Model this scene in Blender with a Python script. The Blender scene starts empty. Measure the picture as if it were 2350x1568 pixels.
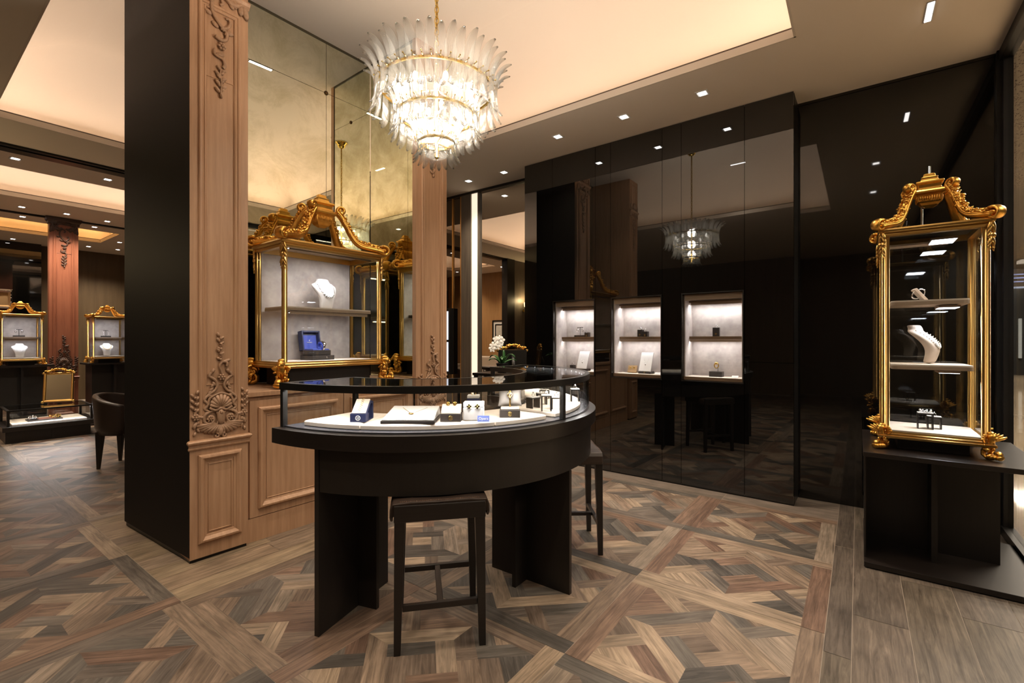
import bpy, math, random
from mathutils import Vector, Matrix
random.seed(7)
D = bpy.data
SC = bpy.context.scene
COL = SC.collection
PI = math.pi
sin, cos = math.sin, math.cos

# ------------------------------------------------------------------ mesh builder
class M:
    def __init__(s):
        s.v = []; s.f = []; s.mi = []; s.sm = []; s.m = 0
    def add(s, vs, fs, smooth=False, T=None):
        b = len(s.v)
        if T is not None: vs = [T @ Vector(p) for p in vs]
        s.v += [tuple(p) for p in vs]
        for f in fs:
            s.f.append(tuple(i + b for i in f)); s.mi.append(s.m); s.sm.append(smooth)
        return s
    def box(s, x0, x1, y0, y1, z0, z1, T=None):
        v = [(x0,y0,z0),(x1,y0,z0),(x1,y1,z0),(x0,y1,z0),(x0,y0,z1),(x1,y0,z1),(x1,y1,z1),(x0,y1,z1)]
        return s.add(v, [(3,2,1,0),(4,5,6,7),(0,1,5,4),(1,2,6,5),(2,3,7,6),(3,0,4,7)], False, T)
    def quad(s, a, b, c, d): return s.add([a,b,c,d], [(0,1,2,3)])
    def taper(s, a, b, ra, rb):      # square bar from a to b, half sizes ra, rb
        v = [(a[0]+i*ra[0], a[1]+j*ra[1], a[2]) for i,j in ((-1,-1),(1,-1),(1,1),(-1,1))]
        v += [(b[0]+i*rb[0], b[1]+j*rb[1], b[2]) for i,j in ((-1,-1),(1,-1),(1,1),(-1,1))]
        return s.add(v, [(3,2,1,0),(4,5,6,7),(0,1,5,4),(1,2,6,5),(2,3,7,6),(3,0,4,7)])
    def lathe(s, prof, n=24, c=(0,0,0), a0=0, a1=2*PI, smooth=True, T=None):
        full = abs(a1-a0-2*PI) < 1e-6
        k = n if full else n+1
        v = []
        for i in range(k):
            a = a0+(a1-a0)*i/n
            for r,z in prof: v.append((c[0]+r*cos(a), c[1]+r*sin(a), c[2]+z))
        p = len(prof); f = []
        for i in range(n):
            j = (i+1) % k
            for q in range(p-1): f.append((i*p+q, j*p+q, j*p+q+1, i*p+q+1))
        return s.add(v, f, smooth, T)
    def ring(s, r0, r1, z0, z1, a0, a1, c, n=48):    # annular sector slab, ends closed
        full = abs(a1-a0-2*PI) < 1e-6
        s.lathe([(r0,z0),(r1,z0)], n, (c[0],c[1],0), a0, a1, False)
        s.lathe([(r1,z1),(r0,z1)], n, (c[0],c[1],0), a0, a1, False)
        s.lathe([(r1,z0),(r1,z1)], n, (c[0],c[1],0), a0, a1, True)
        s.lathe([(r0,z1),(r0,z0)], n, (c[0],c[1],0), a0, a1, True)
        if not full:
            for a,fl in ((a0,0),(a1,1)):
                q = [(c[0]+r*cos(a), c[1]+r*sin(a), z) for r,z in ((r0,z0),(r1,z0),(r1,z1),(r0,z1))]
                s.add(q, [(3,2,1,0) if fl else (0,1,2,3)])
        return s
    def cyl(s, c, r, z0, z1, n=16, r2=None, T=None):
        r2 = r if r2 is None else r2
        return s.lathe([(0,z0),(r,z0),(r,z0),(r2,z1),(r2,z1),(0,z1)], n, c, T=T)
    def ell(s, c, r, n=10, T=None, R=None):
        v = [(0,0,1)]; m = max(4, n//2+1)
        for i in range(1,m):
            t = PI*i/m
            for j in range(n): v.append((sin(t)*cos(2*PI*j/n), sin(t)*sin(2*PI*j/n), cos(t)))
        v.append((0,0,-1))
        f = [(0,1+j,1+(j+1)%n) for j in range(n)]
        for i in range(m-2):
            for j in range(n):
                a = 1+i*n+j; b = 1+i*n+(j+1)%n
                f.append((a,a+n,b+n,b))
        L = len(v)-1; b0 = 1+(m-2)*n
        f += [(L,b0+(j+1)%n,b0+j) for j in range(n)]
        vs = []
        for p in v:
            q = Vector((p[0]*r[0],p[1]*r[1],p[2]*r[2]))
            if R is not None: q = R @ q
            vs.append(q+Vector(c))
        return s.add(vs, f, True, T)
    def tube(s, pts, rad, n=8, flat=None, T=None, close=False):
        # sweep; flat=(axis, factor) squashes the section along an axis
        P = [Vector(p) for p in pts]; N = len(P)
        if not hasattr(rad,'__len__'): rad = [rad]*N
        up = Vector((0,1,0)) if flat is None else Vector(flat[0])
        v = []
        for i in range(N):
            if close: t = P[(i+1)%N]-P[i-1]
            else: t = P[min(i+1,N-1)]-P[max(i-1,0)]
            if t.length < 1e-9: t = Vector((0,0,1))
            t.normalize()
            a = up-t*up.dot(t)
            if a.length < .05:
                a = Vector((1,0,0))-t*t.x
                if a.length < .05: a = Vector((0,0,1))-t*t.z
            a.normalize(); b = t.cross(a)
            k = 1 if flat is None else flat[1]
            for j in range(n):
                w = 2*PI*j/n
                v.append(P[i]+a*(rad[i]*k*cos(w))+b*(rad[i]*sin(w)))
        f = []
        for i in range(N if close else N-1):
            i2 = (i+1)%N
            for j in range(n): f.append((i*n+j, i2*n+j, i2*n+(j+1)%n, i*n+(j+1)%n))
        if not close:
            f.append(tuple(range(n))); f.append(tuple((N-1)*n+j for j in reversed(range(n))))
        return s.add(v, f, True, T)
    def loops(s, L, smooth=False, cap0=False, cap1=False, T=None):   # stack of equal length closed loops
        n = len(L[0]); v = [p for l in L for p in l]; f = []
        for i in range(len(L)-1):
            for j in range(n): f.append((i*n+j, i*n+(j+1)%n, (i+1)*n+(j+1)%n, (i+1)*n+j))
        if cap0: f.append(tuple(reversed(range(n))))
        if cap1: f.append(tuple((len(L)-1)*n+j for j in range(n)))
        return s.add(v, f, smooth, T)
    def prism(s, o, z0, z1, T=None):
        return s.loops([[(x,y,z0) for x,y in o],[(x,y,z1) for x,y in o]], False, True, True, T)
    def frame(s, x0, x1, z0, z1, prof, y=0, T=None):
        # moulding round a rectangle in the xz plane; prof = (inset, height towards -y)
        L = [[(x0+d,y-h,z0+d),(x1-d,y-h,z0+d),(x1-d,y-h,z1-d),(x0+d,y-h,z1-d)] for d,h in prof]
        return s.loops(L, False, False, False, T)
    def rloops(s, x0, x1, y0, y1, prof, c0=True, c1=True, T=None):   # horizontal rectangle loops (outset, z)
        L = [[(x0-d,y0-d,z),(x1+d,y0-d,z),(x1+d,y1+d,z),(x0-d,y1+d,z)] for d,z in prof]
        return s.loops(L, False, c0, c1, T)

def obj(name, m, mats, parent=None, loc=None, rz=0, bevel=0, seg=2, solid=0, sub=0, label=None, cat=None, group=None, kind=None):
    me = D.meshes.new(name)
    me.from_pydata(m.v, [], m.f)
    if not isinstance(mats,(list,tuple)): mats = [mats]
    for a in mats: me.materials.append(a)
    me.polygons.foreach_set('material_index', m.mi)
    me.polygons.foreach_set('use_smooth', m.sm)
    me.update()
    o = D.objects.new(name, me); COL.objects.link(o)
    if parent is not None: o.parent = parent
    if loc is not None: o.location = loc
    if rz: o.rotation_euler = (0,0,rz)
    if solid:
        q = o.modifiers.new('s','SOLIDIFY'); q.thickness = solid; q.offset = 0
    if bevel:
        q = o.modifiers.new('b','BEVEL'); q.width = bevel; q.segments = seg; q.limit_method = 'ANGLE'; q.angle_limit = .6
    if sub:
        q = o.modifiers.new('u','SUBSURF'); q.levels = sub; q.render_levels = sub
    return tag(o,label,cat,group,kind)
def tag(o, label=None, cat=None, group=None, kind=None):
    if label: o['label'] = label
    if cat: o['category'] = cat
    if group: o['group'] = group
    if kind: o['kind'] = kind
    return o
def empty(name, loc, rz=0, label=None, cat=None, group=None, kind=None):
    o = D.objects.new(name, None); COL.objects.link(o)
    o.empty_display_size = .05
    o.location = loc; o.rotation_euler = (0,0,rz)
    return tag(o,label,cat,group,kind)
def copy_tree(o, parent=None):
    c = o.copy(); COL.objects.link(c)
    if parent is not None: c.parent = parent
    for ch in [x for x in D.objects if x.parent == o]: copy_tree(ch, c)
    return c
def dup(o, loc, rz, label, group=None, scale=None):
    c = copy_tree(o); c.location = loc; c.rotation_euler = (0,0,rz); c['label'] = label
    if group: c['group'] = group
    if scale: c.scale = scale
    return c

# ------------------------------------------------------------------ materials
def mat(name, col, rough=.5, metal=0, ior=1.5, coat=0, spec=None, emis=0, ecol=None, var=None, bump=None, aniso=None):
    m = D.materials.new(name); m.use_nodes = True
    nt = m.node_tree; b = nt.nodes['Principled BSDF']
    b.inputs['Base Color'].default_value = (*col,1)
    b.inputs['Roughness'].default_value = rough; b.inputs['Metallic'].default_value = metal
    b.inputs['IOR'].default_value = ior
    if coat: b.inputs['Coat Weight'].default_value = coat; b.inputs['Coat Roughness'].default_value = .03
    if spec is not None: b.inputs['Specular IOR Level'].default_value = spec
    if emis:
        b.inputs['Emission Color'].default_value = (*(ecol or col),1); b.inputs['Emission Strength'].default_value = emis
    if var or bump:
        tc = nt.nodes.new('ShaderNodeTexCoord'); mp = nt.nodes.new('ShaderNodeMapping')
        nt.links.new(tc.outputs['Object'], mp.inputs['Vector'])
    if var:      # var = (colour 2, scale vector, noise scale, low, high)
        mp.inputs['Scale'].default_value = var[1]
        n = nt.nodes.new('ShaderNodeTexNoise'); n.inputs['Scale'].default_value = var[2]; n.inputs['Detail'].default_value = 6
        n.inputs['Roughness'].default_value = .62
        nt.links.new(mp.outputs[0], n.inputs['Vector'])
        r = nt.nodes.new('ShaderNodeValToRGB')
        r.color_ramp.elements[0].position = var[3]; r.color_ramp.elements[1].position = var[4]
        r.color_ramp.elements[0].color = (*col,1); r.color_ramp.elements[1].color = (*var[0],1)
        nt.links.new(n.outputs['Fac'], r.inputs['Fac']); nt.links.new(r.outputs[0], b.inputs['Base Color'])
    if bump:     # bump = (noise scale, strength, distance)
        n2 = nt.nodes.new('ShaderNodeTexNoise'); n2.inputs['Scale'].default_value = bump[0]; n2.inputs['Detail'].default_value = 3
        nt.links.new(mp.outputs[0], n2.inputs['Vector'])
        bp = nt.nodes.new('ShaderNodeBump'); bp.inputs['Strength'].default_value = bump[1]; bp.inputs['Distance'].default_value = bump[2]
        nt.links.new(n2.outputs['Fac'], bp.inputs['Height']); nt.links.new(bp.outputs[0], b.inputs['Normal'])
    return m
def thin_glass(name, tint, f0=.04, rough=0.0, diff=0, dcol=(1,1,1), glow=None):
    # real sheet glass as seen through: clear transmission plus Fresnel mirror reflection
    m = D.materials.new(name); m.use_nodes = True; nt = m.node_tree; nt.nodes.clear()
    out = nt.nodes.new('ShaderNodeOutputMaterial')
    tr = nt.nodes.new('ShaderNodeBsdfTransparent'); tr.inputs[0].default_value = (*tint,1)
    gl = nt.nodes.new('ShaderNodeBsdfGlossy'); gl.inputs['Roughness'].default_value = rough
    fr = nt.nodes.new('ShaderNodeLayerWeight'); fr.inputs['Blend'].default_value = .5
    p = nt.nodes.new('ShaderNodeMath'); p.operation = 'POWER'; p.inputs[1].default_value = 4
    nt.links.new(fr.outputs['Facing'], p.inputs[0])
    ma = nt.nodes.new('ShaderNodeMath'); ma.operation = 'MULTIPLY_ADD'; ma.inputs[1].default_value = 1-f0; ma.inputs[2].default_value = f0
    nt.links.new(p.outputs[0], ma.inputs[0])
    mx = nt.nodes.new('ShaderNodeMixShader')
    nt.links.new(ma.outputs[0], mx.inputs[0]); nt.links.new(tr.outputs[0], mx.inputs[1]); nt.links.new(gl.outputs[0], mx.inputs[2])
    last = mx
    if diff:
        tl = nt.nodes.new('ShaderNodeBsdfTranslucent'); tl.inputs[0].default_value = (*dcol,1)
        df = nt.nodes.new('ShaderNodeBsdfDiffuse'); df.inputs[0].default_value = (*dcol,1)
        m2 = nt.nodes.new('ShaderNodeMixShader'); m2.inputs[0].default_value = .5
        nt.links.new(tl.outputs[0], m2.inputs[1]); nt.links.new(df.outputs[0], m2.inputs[2])
        m3 = nt.nodes.new('ShaderNodeMixShader'); m3.inputs[0].default_value = diff
        nt.links.new(mx.outputs[0], m3.inputs[1]); nt.links.new(m2.outputs[0], m3.inputs[2]); last = m3
    nt.links.new(last.outputs[0], out.inputs[0])
    return m
def emit(name, col, s):
    m = D.materials.new(name); m.use_nodes = True; nt = m.node_tree; nt.nodes.clear()
    o = nt.nodes.new('ShaderNodeOutputMaterial'); e = nt.nodes.new('ShaderNodeEmission')
    e.inputs[0].default_value = (*col,1); e.inputs[1].default_value = s
    nt.links.new(e.outputs[0], o.inputs[0]); return m

WARM = (1.0,.74,.49); COOL = (.93,.94,1.0)
oak = mat('limed_oak', (.37,.205,.112), .5, var=((.50,.305,.18),(16,16,.8),3.2,.3,.72), bump=(40,.15,.002))
carve = mat('carved_oak', (.40,.245,.15), .5, var=((.28,.16,.092),(20,20,20),3,.35,.7))
redoak = mat('red_oak', (.22,.075,.042), .4, var=((.31,.115,.062),(14,14,.9),3.2,.3,.72))
redcarve = mat('dark_carving', (.07,.035,.022), .4)
darkwood = mat('dark_wood', (.0105,.0082,.0068), .38, var=((.0155,.012,.0095),(30,30,1.2),3,.3,.75))
espresso = mat('espresso_wood', (.009,.0065,.0055), .33, var=((.015,.011,.009),(2,2,40),4,.3,.75))
blackside = mat('black_panel', (.0085,.0068,.006), .55, spec=.14)
blackglass = mat('black_glass', (.0022,.002,.0018), .015, ior=1.88)
blackglass2 = mat('black_lacquer', (.003,.0026,.0022), .03, ior=1.65)
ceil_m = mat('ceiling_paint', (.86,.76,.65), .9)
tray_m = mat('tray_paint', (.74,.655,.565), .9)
blackmet = mat('black_metal', (.012,.011,.010), .35, metal=.3)
gold = mat('gilt', (.80,.46,.105), .30, metal=1, bump=(90,.25,.0015), var=((.62,.30,.05),(6,6,6),4,.35,.75))
goldrail = mat('gilt_rail', (.53,.325,.10), .30, metal=1)
brass = mat('brass', (.85,.62,.2), .15, metal=1)
suede = mat('taupe_suede', (.36,.315,.295), .85, var=((.55,.49,.455),(3,3,3),2.6,.34,.66))
shelfw = mat('shelf_taupe', (.36,.265,.19), .6)
shelfbr = mat('shelf_wood', (.20,.125,.07), .45)
cream = mat('cream_suede', (.74,.65,.56), .8)
white = mat('white_leather', (.68,.655,.64), .6)
boxdark = mat('box_dark', (.03,.024,.022), .45)
boxblue = mat('box_blue', (.018,.025,.075), .45)
boxblue2 = mat('box_blue_lining', (.05,.085,.42), .6)
tagblue = mat('tag_blue', (.14,.2,.55), .4)
silver = mat('white_gold', (.88,.88,.9), .12, metal=1)
jgold = mat('yellow_gold', (.9,.62,.2), .18, metal=1)
pearl = mat('pearl', (.85,.83,.8), .2)
onyx = mat('onyx', (.004,.004,.004), .1)
leather = mat('brown_leather', (.035,.022,.016), .42)
leather2 = mat('beige_leather', (.42,.35,.28), .55)
pillowm = mat('grey_velvet', (.30,.27,.25), .7)
steel = mat('steel', (.35,.34,.33), .3, metal=1)
mirror = mat('clear_mirror', (.86,.82,.76), .004, metal=1)
antique = mat('antique_mirror', (.86,.865,.71), .012, metal=1, var=((.56,.54,.36),(1,1,1),3.2,.44,.74))
glass = thin_glass('case_glass', (.97,.98,.98), .035)
glasstop = thin_glass('counter_glass', (.93,.95,.95), .06)
storeglass = thin_glass('store_glass', (.9,.9,.9), .05)
crystal = thin_glass('ribbed_crystal', (.97,.97,.955), .06, .10, .062, (.97,.96,.93))
def edge_tint(m):     # sloped rib flanks let less light straight through than the flat crests
    nt = m.node_tree; L = nt.links.new
    tr = [n for n in nt.nodes if n.type == 'BSDF_TRANSPARENT'][0]
    fc = [n for n in nt.nodes if n.type == 'LAYER_WEIGHT'][0]
    r = nt.nodes.new('ShaderNodeValToRGB'); r.color_ramp.elements[0].position = .15; r.color_ramp.elements[1].position = .85
    r.color_ramp.elements[0].color = (.985,.985,.975,1); r.color_ramp.elements[1].color = (.66,.655,.63,1)
    L(fc.outputs['Facing'],r.inputs[0]); L(r.outputs[0],tr.inputs[0])
edge_tint(crystal)
bulb_m = emit('bulb', (1,.95,.88), 7)
led_m = emit('led', (1,.95,.9), 14)
ledc_m = emit('led_cool', (.85,.9,1), 9)
ledw_m = emit('led_warm', (1,.78,.5), 2.4)
taupe_wood = mat('grey_oak', (.085,.066,.05), .5, var=((.15,.12,.09),(16,16,.8),3,.3,.7))
honey = mat('honey_wood', (.34,.185,.075), .4, var=((.45,.26,.115),(10,10,.7),3,.3,.7))
brownwall = mat('brown_wall', (.085,.056,.028), .5, var=((.13,.088,.046),(6,6,.5),2,.3,.7))
cap_m = mat('paper_white', (.8,.79,.77), .7)
leaf_m = mat('leaf_green', (.03,.10,.025), .3)
petal = mat('petal_white', (.86,.84,.80), .6)

# antique mirror blotches: low-frequency colour and slight roughness are the mirror's own ageing
nt = antique.node_tree
for n in nt.nodes:
    if n.type == 'TEX_NOISE': n.inputs['Distortion'].default_value = .6; n.inputs['Detail'].default_value = 9; n.inputs['Roughness'].default_value = .72

# ------------------------------------------------------------------ floor
def floor_material():
    m = D.materials.new('wood_tile'); m.use_nodes = True; nt = m.node_tree; b = nt.nodes['Principled BSDF']
    L = nt.links.new
    at = nt.nodes.new('ShaderNodeVertexColor'); at.layer_name = 'tone'
    uv = nt.nodes.new('ShaderNodeUVMap'); uv.uv_map = 'grain'
    mp = nt.nodes.new('ShaderNodeMapping'); mp.inputs['Scale'].default_value = (2.2,34,1)
    L(uv.outputs[0], mp.inputs[0])
    n = nt.nodes.new('ShaderNodeTexNoise'); n.inputs['Scale'].default_value = 1.6; n.inputs['Detail'].default_value = 7; n.inputs['Roughness'].default_value = .68; n.inputs['Distortion'].default_value = .9
    L(mp.outputs[0], n.inputs['Vector'])
    r = nt.nodes.new('ShaderNodeMapRange'); r.inputs[1].default_value = .28; r.inputs[2].default_value = .75; r.inputs[3].default_value = .40; r.inputs[4].default_value = 1.62
    L(n.outputs['Fac'], r.inputs[0])
    mp2 = nt.nodes.new('ShaderNodeMapping'); mp2.inputs['Scale'].default_value = (5,9,1); L(uv.outputs[0], mp2.inputs[0])
    n2 = nt.nodes.new('ShaderNodeTexNoise'); n2.inputs['Scale'].default_value = 1; n2.inputs['Detail'].default_value = 3
    L(mp2.outputs[0], n2.inputs['Vector'])
    r2 = nt.nodes.new('ShaderNodeMapRange'); r2.inputs[1].default_value = .3; r2.inputs[2].default_value = .7; r2.inputs[3].default_value = .78; r2.inputs[4].default_value = 1.22
    L(n2.outputs['Fac'], r2.inputs[0])
    mu = nt.nodes.new('ShaderNodeMath'); mu.operation = 'MULTIPLY'; L(r.outputs[0], mu.inputs[0]); L(r2.outputs[0], mu.inputs[1])
    mx = nt.nodes.new('ShaderNodeMix'); mx.data_type = 'RGBA'; mx.blend_type = 'MULTIPLY'; mx.inputs[0].default_value = 1
    L(at.outputs['Color'], mx.inputs[6]); L(mu.outputs[0], mx.inputs[7]); L(mx.outputs[2], b.inputs['Base Color'])
    b.inputs['Roughness'].default_value = .42; b.inputs['Specular IOR Level'].default_value = .22
    bp = nt.nodes.new('ShaderNodeBump'); bp.inputs['Strength'].default_value = .25; bp.inputs['Distance'].default_value = .0015
    L(n.outputs['Fac'], bp.inputs['Height']); L(bp.outputs[0], b.inputs['Normal'])
    return m
TONES = [(.40,.275,.165),(.34,.235,.145),(.30,.20,.125),(.25,.165,.105),(.20,.135,.09),(.165,.125,.095),(.145,.12,.095),
         (.105,.088,.072),(.25,.145,.088),(.21,.115,.07),(.30,.22,.15),(.19,.15,.115)]
TM = .66
TONES = [tuple(TM*(sum(t)/.75)**.06*(.76*c+.24*(t[0]+t[1]+t[2])/3) for c in t) for t in TONES]
class Floor:
    def __init__(s): s.v=[]; s.f=[]; s.c=[]; s.uv=[]
    def poly(s, pts, dirv, tone=None, z=0):
        b = len(s.v); dx,dy = dirv; k = math.hypot(dx,dy); dx/=k; dy/=k
        o1,o2 = random.uniform(0,40), random.uniform(0,40)
        t = tone or random.choice(TONES)
        q = random.uniform(.9,1.1); t = tuple(c*q for c in t)
        a = 0
        for i in range(len(pts)):
            x0,y0 = pts[i]; x1,y1 = pts[(i+1)%len(pts)]; a += x0*y1-x1*y0
        if a < 0: pts = pts[::-1]
        for x,y in pts:
            s.v.append((x,y,z)); s.uv.append((x*dx+y*dy+o1, -x*dy+y*dx+o2)); s.c.append((*t,1))
        s.f.append(tuple(range(b,b+len(pts))))
def clip(poly, a, b, c):            # keep a*x+b*y<=c
    out = []
    for i in range(len(poly)):
        p, q = poly[i], poly[(i+1)%len(poly)]
        dp, dq = a*p[0]+b*p[1]-c, a*q[0]+b*q[1]-c
        if dp <= 0: out.append(p)
        if (dp < 0 < dq) or (dq < 0 < dp):
            t = dp/(dp-dq); out.append((p[0]+t*(q[0]-p[0]), p[1]+t*(q[1]-p[1])))
    return out
def tile_pattern():
    # one square panel in -.5..5 coordinates: list of (polygon, grain direction)
    P = []
    b = .105; h = .5-b
    # butt-jointed border strips
    P.append(([(-.5,-.5),(.5-b,-.5),(.5-b,-h),(-.5,-h)],(1,0)))
    P.append(([(.5-b,-.5),(.5,-.5),(.5,.5-b),(.5-b,.5-b)],(0,1)))
    P.append(([(-.5+b,.5-b),(.5,.5-b),(.5,.5),(-.5+b,.5)],(1,0)))
    P.append(([(-.5,-h),(-.5+b,-h),(-.5+b,.5),(-.5,.5)],(0,1)))
    S = math.sqrt(.5)
    sq = [(-h,-h),(h,-h),(h,h),(-h,h)]
    H = h*math.sqrt(2)         # corner distance of the inner square along the diagonals
    def band(p0,p1,q0,q1):     # rectangle in the diagonal frame clipped to the inner square
        pts = [((p-q)*S,(p+q)*S) for p,q in ((p0,q0),(p1,q0),(p1,q1),(p0,q1))]
        for a,bb in ((1,0),(-1,0),(0,1),(0,-1)): pts = clip(pts,a,bb,h)
        return pts
    dp, dq = (S,S), (-S,S)
    w = .105; d = .275; e = d-w; g = .5*(d+H)
    # crossing bars that run past the central square, one pair each way
    def put(p0,p1,q0,q1,dr):
        x = band(p0,p1,q0,q1)
        if len(x) > 2: P.append((x,dr))
    # centre square with pinwheel
    k = e*.42
    put(-k,k,-k,k,dp)
    put(-e,k,-e,-k,dp); put(k,e,-e,k,dq); put(-k,e,k,e,dp); put(-e,-k,-k,e,dq)
    # mitred ring e..d, each side split by a passing bar
    for r in range(4):
        c,s_ = [(1,0),(0,1),(-1,0),(0,-1)][r]
        def rot(p,q): return (p*c-q*s_, p*s_+q*c)
        def quad(pts, dr):
            o = []
            for p,q in pts:
                p,q = rot(p,q); o.append(((p-q)*S,(p+q)*S))
            for a,bb in ((1,0),(-1,0),(0,1),(0,-1)): o = clip(o,a,bb,h)
            if len(o) > 2: P.append((o, dr))
        al = dq if r%2==0 else dp; ac = dp if r%2==0 else dq
        m0 = (-.10 if r<2 else .02); m1 = m0+w*.9
        if r == 1:
            quad([(e,-e),(d,-d),(d,m0),(e,m0)], al); quad([(e,m1),(d,m1),(d,d),(e,e)], al); quad([(e,m0),(d,m0),(d,m1),(e,m1)], ac)
        else: quad([(e,-e),(d,-d),(d,d),(e,e)], al)
        quad([(d,m0),(H,m0),(H,m1),(d,m1)], ac)       # bar running out to the corner
        quad([(d,-H),(d+w,-H),(d+w,m0),(d,m0)], al)
        quad([(d+w,-H),(H,-H),(H,m0),(d+w,m0)], al)
        quad([(d,m1),(d+w,m1),(d+w,H),(d,H)], al)
        quad([(d+w,m1),(H,m1),(H,H),(d+w,H)], al)
    return P
TP = tile_pattern()
FX = [.86+.765*i for i in range(-6,5)]          # tile joints in x (last at 3.92)
FY = [.115+.826*j for j in range(0,16)]
fl = Floor()
G = .0025
def tile(x0,x1,y0,y1):
    cx,cy = (x0+x1)/2,(y0+y1)/2; sx,sy = x1-x0-G, y1-y0-G
    r = random.randint(0,3); mir = random.choice((1,-1))
    for pts,dr in TP:
        def tr(p):
            x,y = p; x *= mir
            for _ in range(r): x,y = -y,x
            return (cx+x*sx, cy+y*sy)
        dx,dy = dr; dx *= mir
        for _ in range(r): dx,dy = -dy,dx
        fl.poly([tr(p) for p in pts],(dx,dy))
def planks(x0,x1,y0,y1,wid,length,along='x'):
    if along == 'x':
        y = y0
        while y < y1-.01:
            ye = min(y+wid,y1); x = x0-random.uniform(0,length*.8)
            while x < x1:
                xe = x+length
                a,b_ = max(x,x0),min(xe,x1)
                if b_-a > .01: fl.poly([(a+G/2,y+G/2),(b_-G/2,y+G/2),(b_-G/2,ye-G/2),(a+G/2,ye-G/2)],(1,0), random.choice(PT))
                x = xe
            y = ye
    else:
        x = x0
        while x < x1-.01:
            xe = min(x+wid,x1); y = y0-random.uniform(0,length*.8)
            while y < y1:
                ye = y+length; a,b_ = max(y,y0),min(ye,y1)
                if b_-a > .01: fl.poly([(x+G/2,a+G/2),(xe-G/2,a+G/2),(xe-G/2,b_-G/2),(x+G/2,b_-G/2)],(0,1), random.choice(PT))
                x0_ = x0; y = ye
            x = xe
PT = [tuple((.7*c+.3*sum(t)/3)*.36 for c in t) for t in ((.34,.245,.165),(.30,.22,.155),(.26,.19,.135),(.31,.23,.15))]  # window-side planks: the shade lying on them is put into this darker colour
for i in range(len(FX)-1):
    for j in range(len(FY)-1):
        x0,x1,y0,y1 = FX[i],FX[i+1],FY[j],FY[j+1]
        if x0 > .8 and y0 > 2.5 and y0 < 4.2: continue
        tile(x0,x1,y0,y1)
PT_SHADE = PT; PT = [tuple(c*1.7 for c in t) for t in PT_SHADE]
planks(FX[-1],4.52,FY[0],13.2,.20,1.2,'y')
PT = PT_SHADE
planks(-4,4.6,-.77,FY[0],.198,1.2,'x')
PT = [tuple(c*.70 for c in t) for t in ((.34,.245,.165),(.30,.22,.155),(.26,.19,.135),(.31,.23,.15))]
planks(.86,FX[-1],FY[3],FY[5],.165,1.2,'x')
me = D.meshes.new('floor'); me.from_pydata(fl.v,[],fl.f)
ul = me.uv_layers.new(name='grain'); ca = me.color_attributes.new('tone','FLOAT_COLOR','CORNER')
vi = [l.vertex_index for l in me.loops]
me.uv_layers['grain'].data.foreach_set('uv',[q for i in vi for q in fl.uv[i]])
me.color_attributes['tone'].data.foreach_set('color',[q for i in vi for q in fl.c[i]])
me.materials.append(floor_material())
nv = len(me.vertices)
fo = D.objects.new('floor', me); COL.objects.link(fo); fo['kind'] = 'structure'
m = M(); m.box(-4,4.9,-.8,13.3,-.05,-.002)
obj('floor_grout', m, mat('grout',(.30,.25,.20),.8), kind='structure')

# ------------------------------------------------------------------ ceiling with three coves
ZS, ZC = 3.12, 3.755
HOLES = [(.55,3.37,.31,5.8),(-.32,3.45,7.37,8.86),(-1.0,2.55,10.5,11.75)]
XA, XB, YA, YB = -4, 4.55, -.80, 13.2
m = M()
def soff(x0,x1,y0,y1): m.box(x0,x1,y0,y1,ZS,ZS+.02)
prev = YA
for k,(x0,x1,y0,y1) in enumerate(HOLES):
    soff(XA,XB,prev,y0); soff(XA,x0,y0,y1); soff(x1,XB,y0,y1); prev = y1
soff(XA,XB,prev,YB)
m.m = 1
T_ = .22
for x0,x1,y0,y1 in HOLES:
    L = []                                     # coved sides: quarter ellipse from trough to flat field
    for i in range(13):
        t = PI/2*i/12; e = T_-.70*(1-cos(t)); z = ZS+.02+(ZC-ZS-.02)*sin(t)
        L.append([(x0-e,y0-e,z),(x1+e,y0-e,z),(x1+e,y1+e,z),(x0-e,y1+e,z)])
    cut = len(m.f)
    for q in range(4):                         # each side on its own so that the mitres stay crisp
        v = []; f = []
        for l in L: v += [l[q],l[(q+1)%4]]
        for i in range(12): f.append((2*i,2*i+1,2*i+3,2*i+2))
        m.add(v,f,True)
    e = T_-.70
    m.box(x0-e,x1+e,y0-e,y1+e,ZC,ZC+.02)
obj('ceiling', m, [ceil_m,tray_m], kind='structure')
for k,(x0,x1,y0,y1) in enumerate(HOLES):
    m = M()
    def lip(a,b,c,d):
        m.m = 0; m.box(a,b,c,d,ZS-.001,ZS+.052)
        m.m = 1; m.box(a,b,c,d,ZS+.052,ZS+.062)
    lip(x0,x1,y1-.012,y1); lip(x0,x1,y0,y0+.012); lip(x0,x0+.012,y0,y1); lip(x1-.012,x1,y0,y1)
    obj('trim_%d'%(k+1), m, [tray_m, mat('reveal',(.10,.07,.05),.6)], kind='structure')
def area(name, loc, rot, sx, sy, power, col):
    l = D.lights.new(name,'AREA'); l.shape = 'RECTANGLE'; l.size = sx; l.size_y = sy; l.energy = power; l.color = col
    o = D.objects.new(name,l); COL.objects.link(o); o.location = loc; o.rotation_euler = rot
    o['kind'] = 'helper'; return o
def aim(o, d): o.rotation_euler = Vector(d).to_track_quat('-Z','Y').to_euler()
COVE = (1.0,.79,.61)
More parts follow.
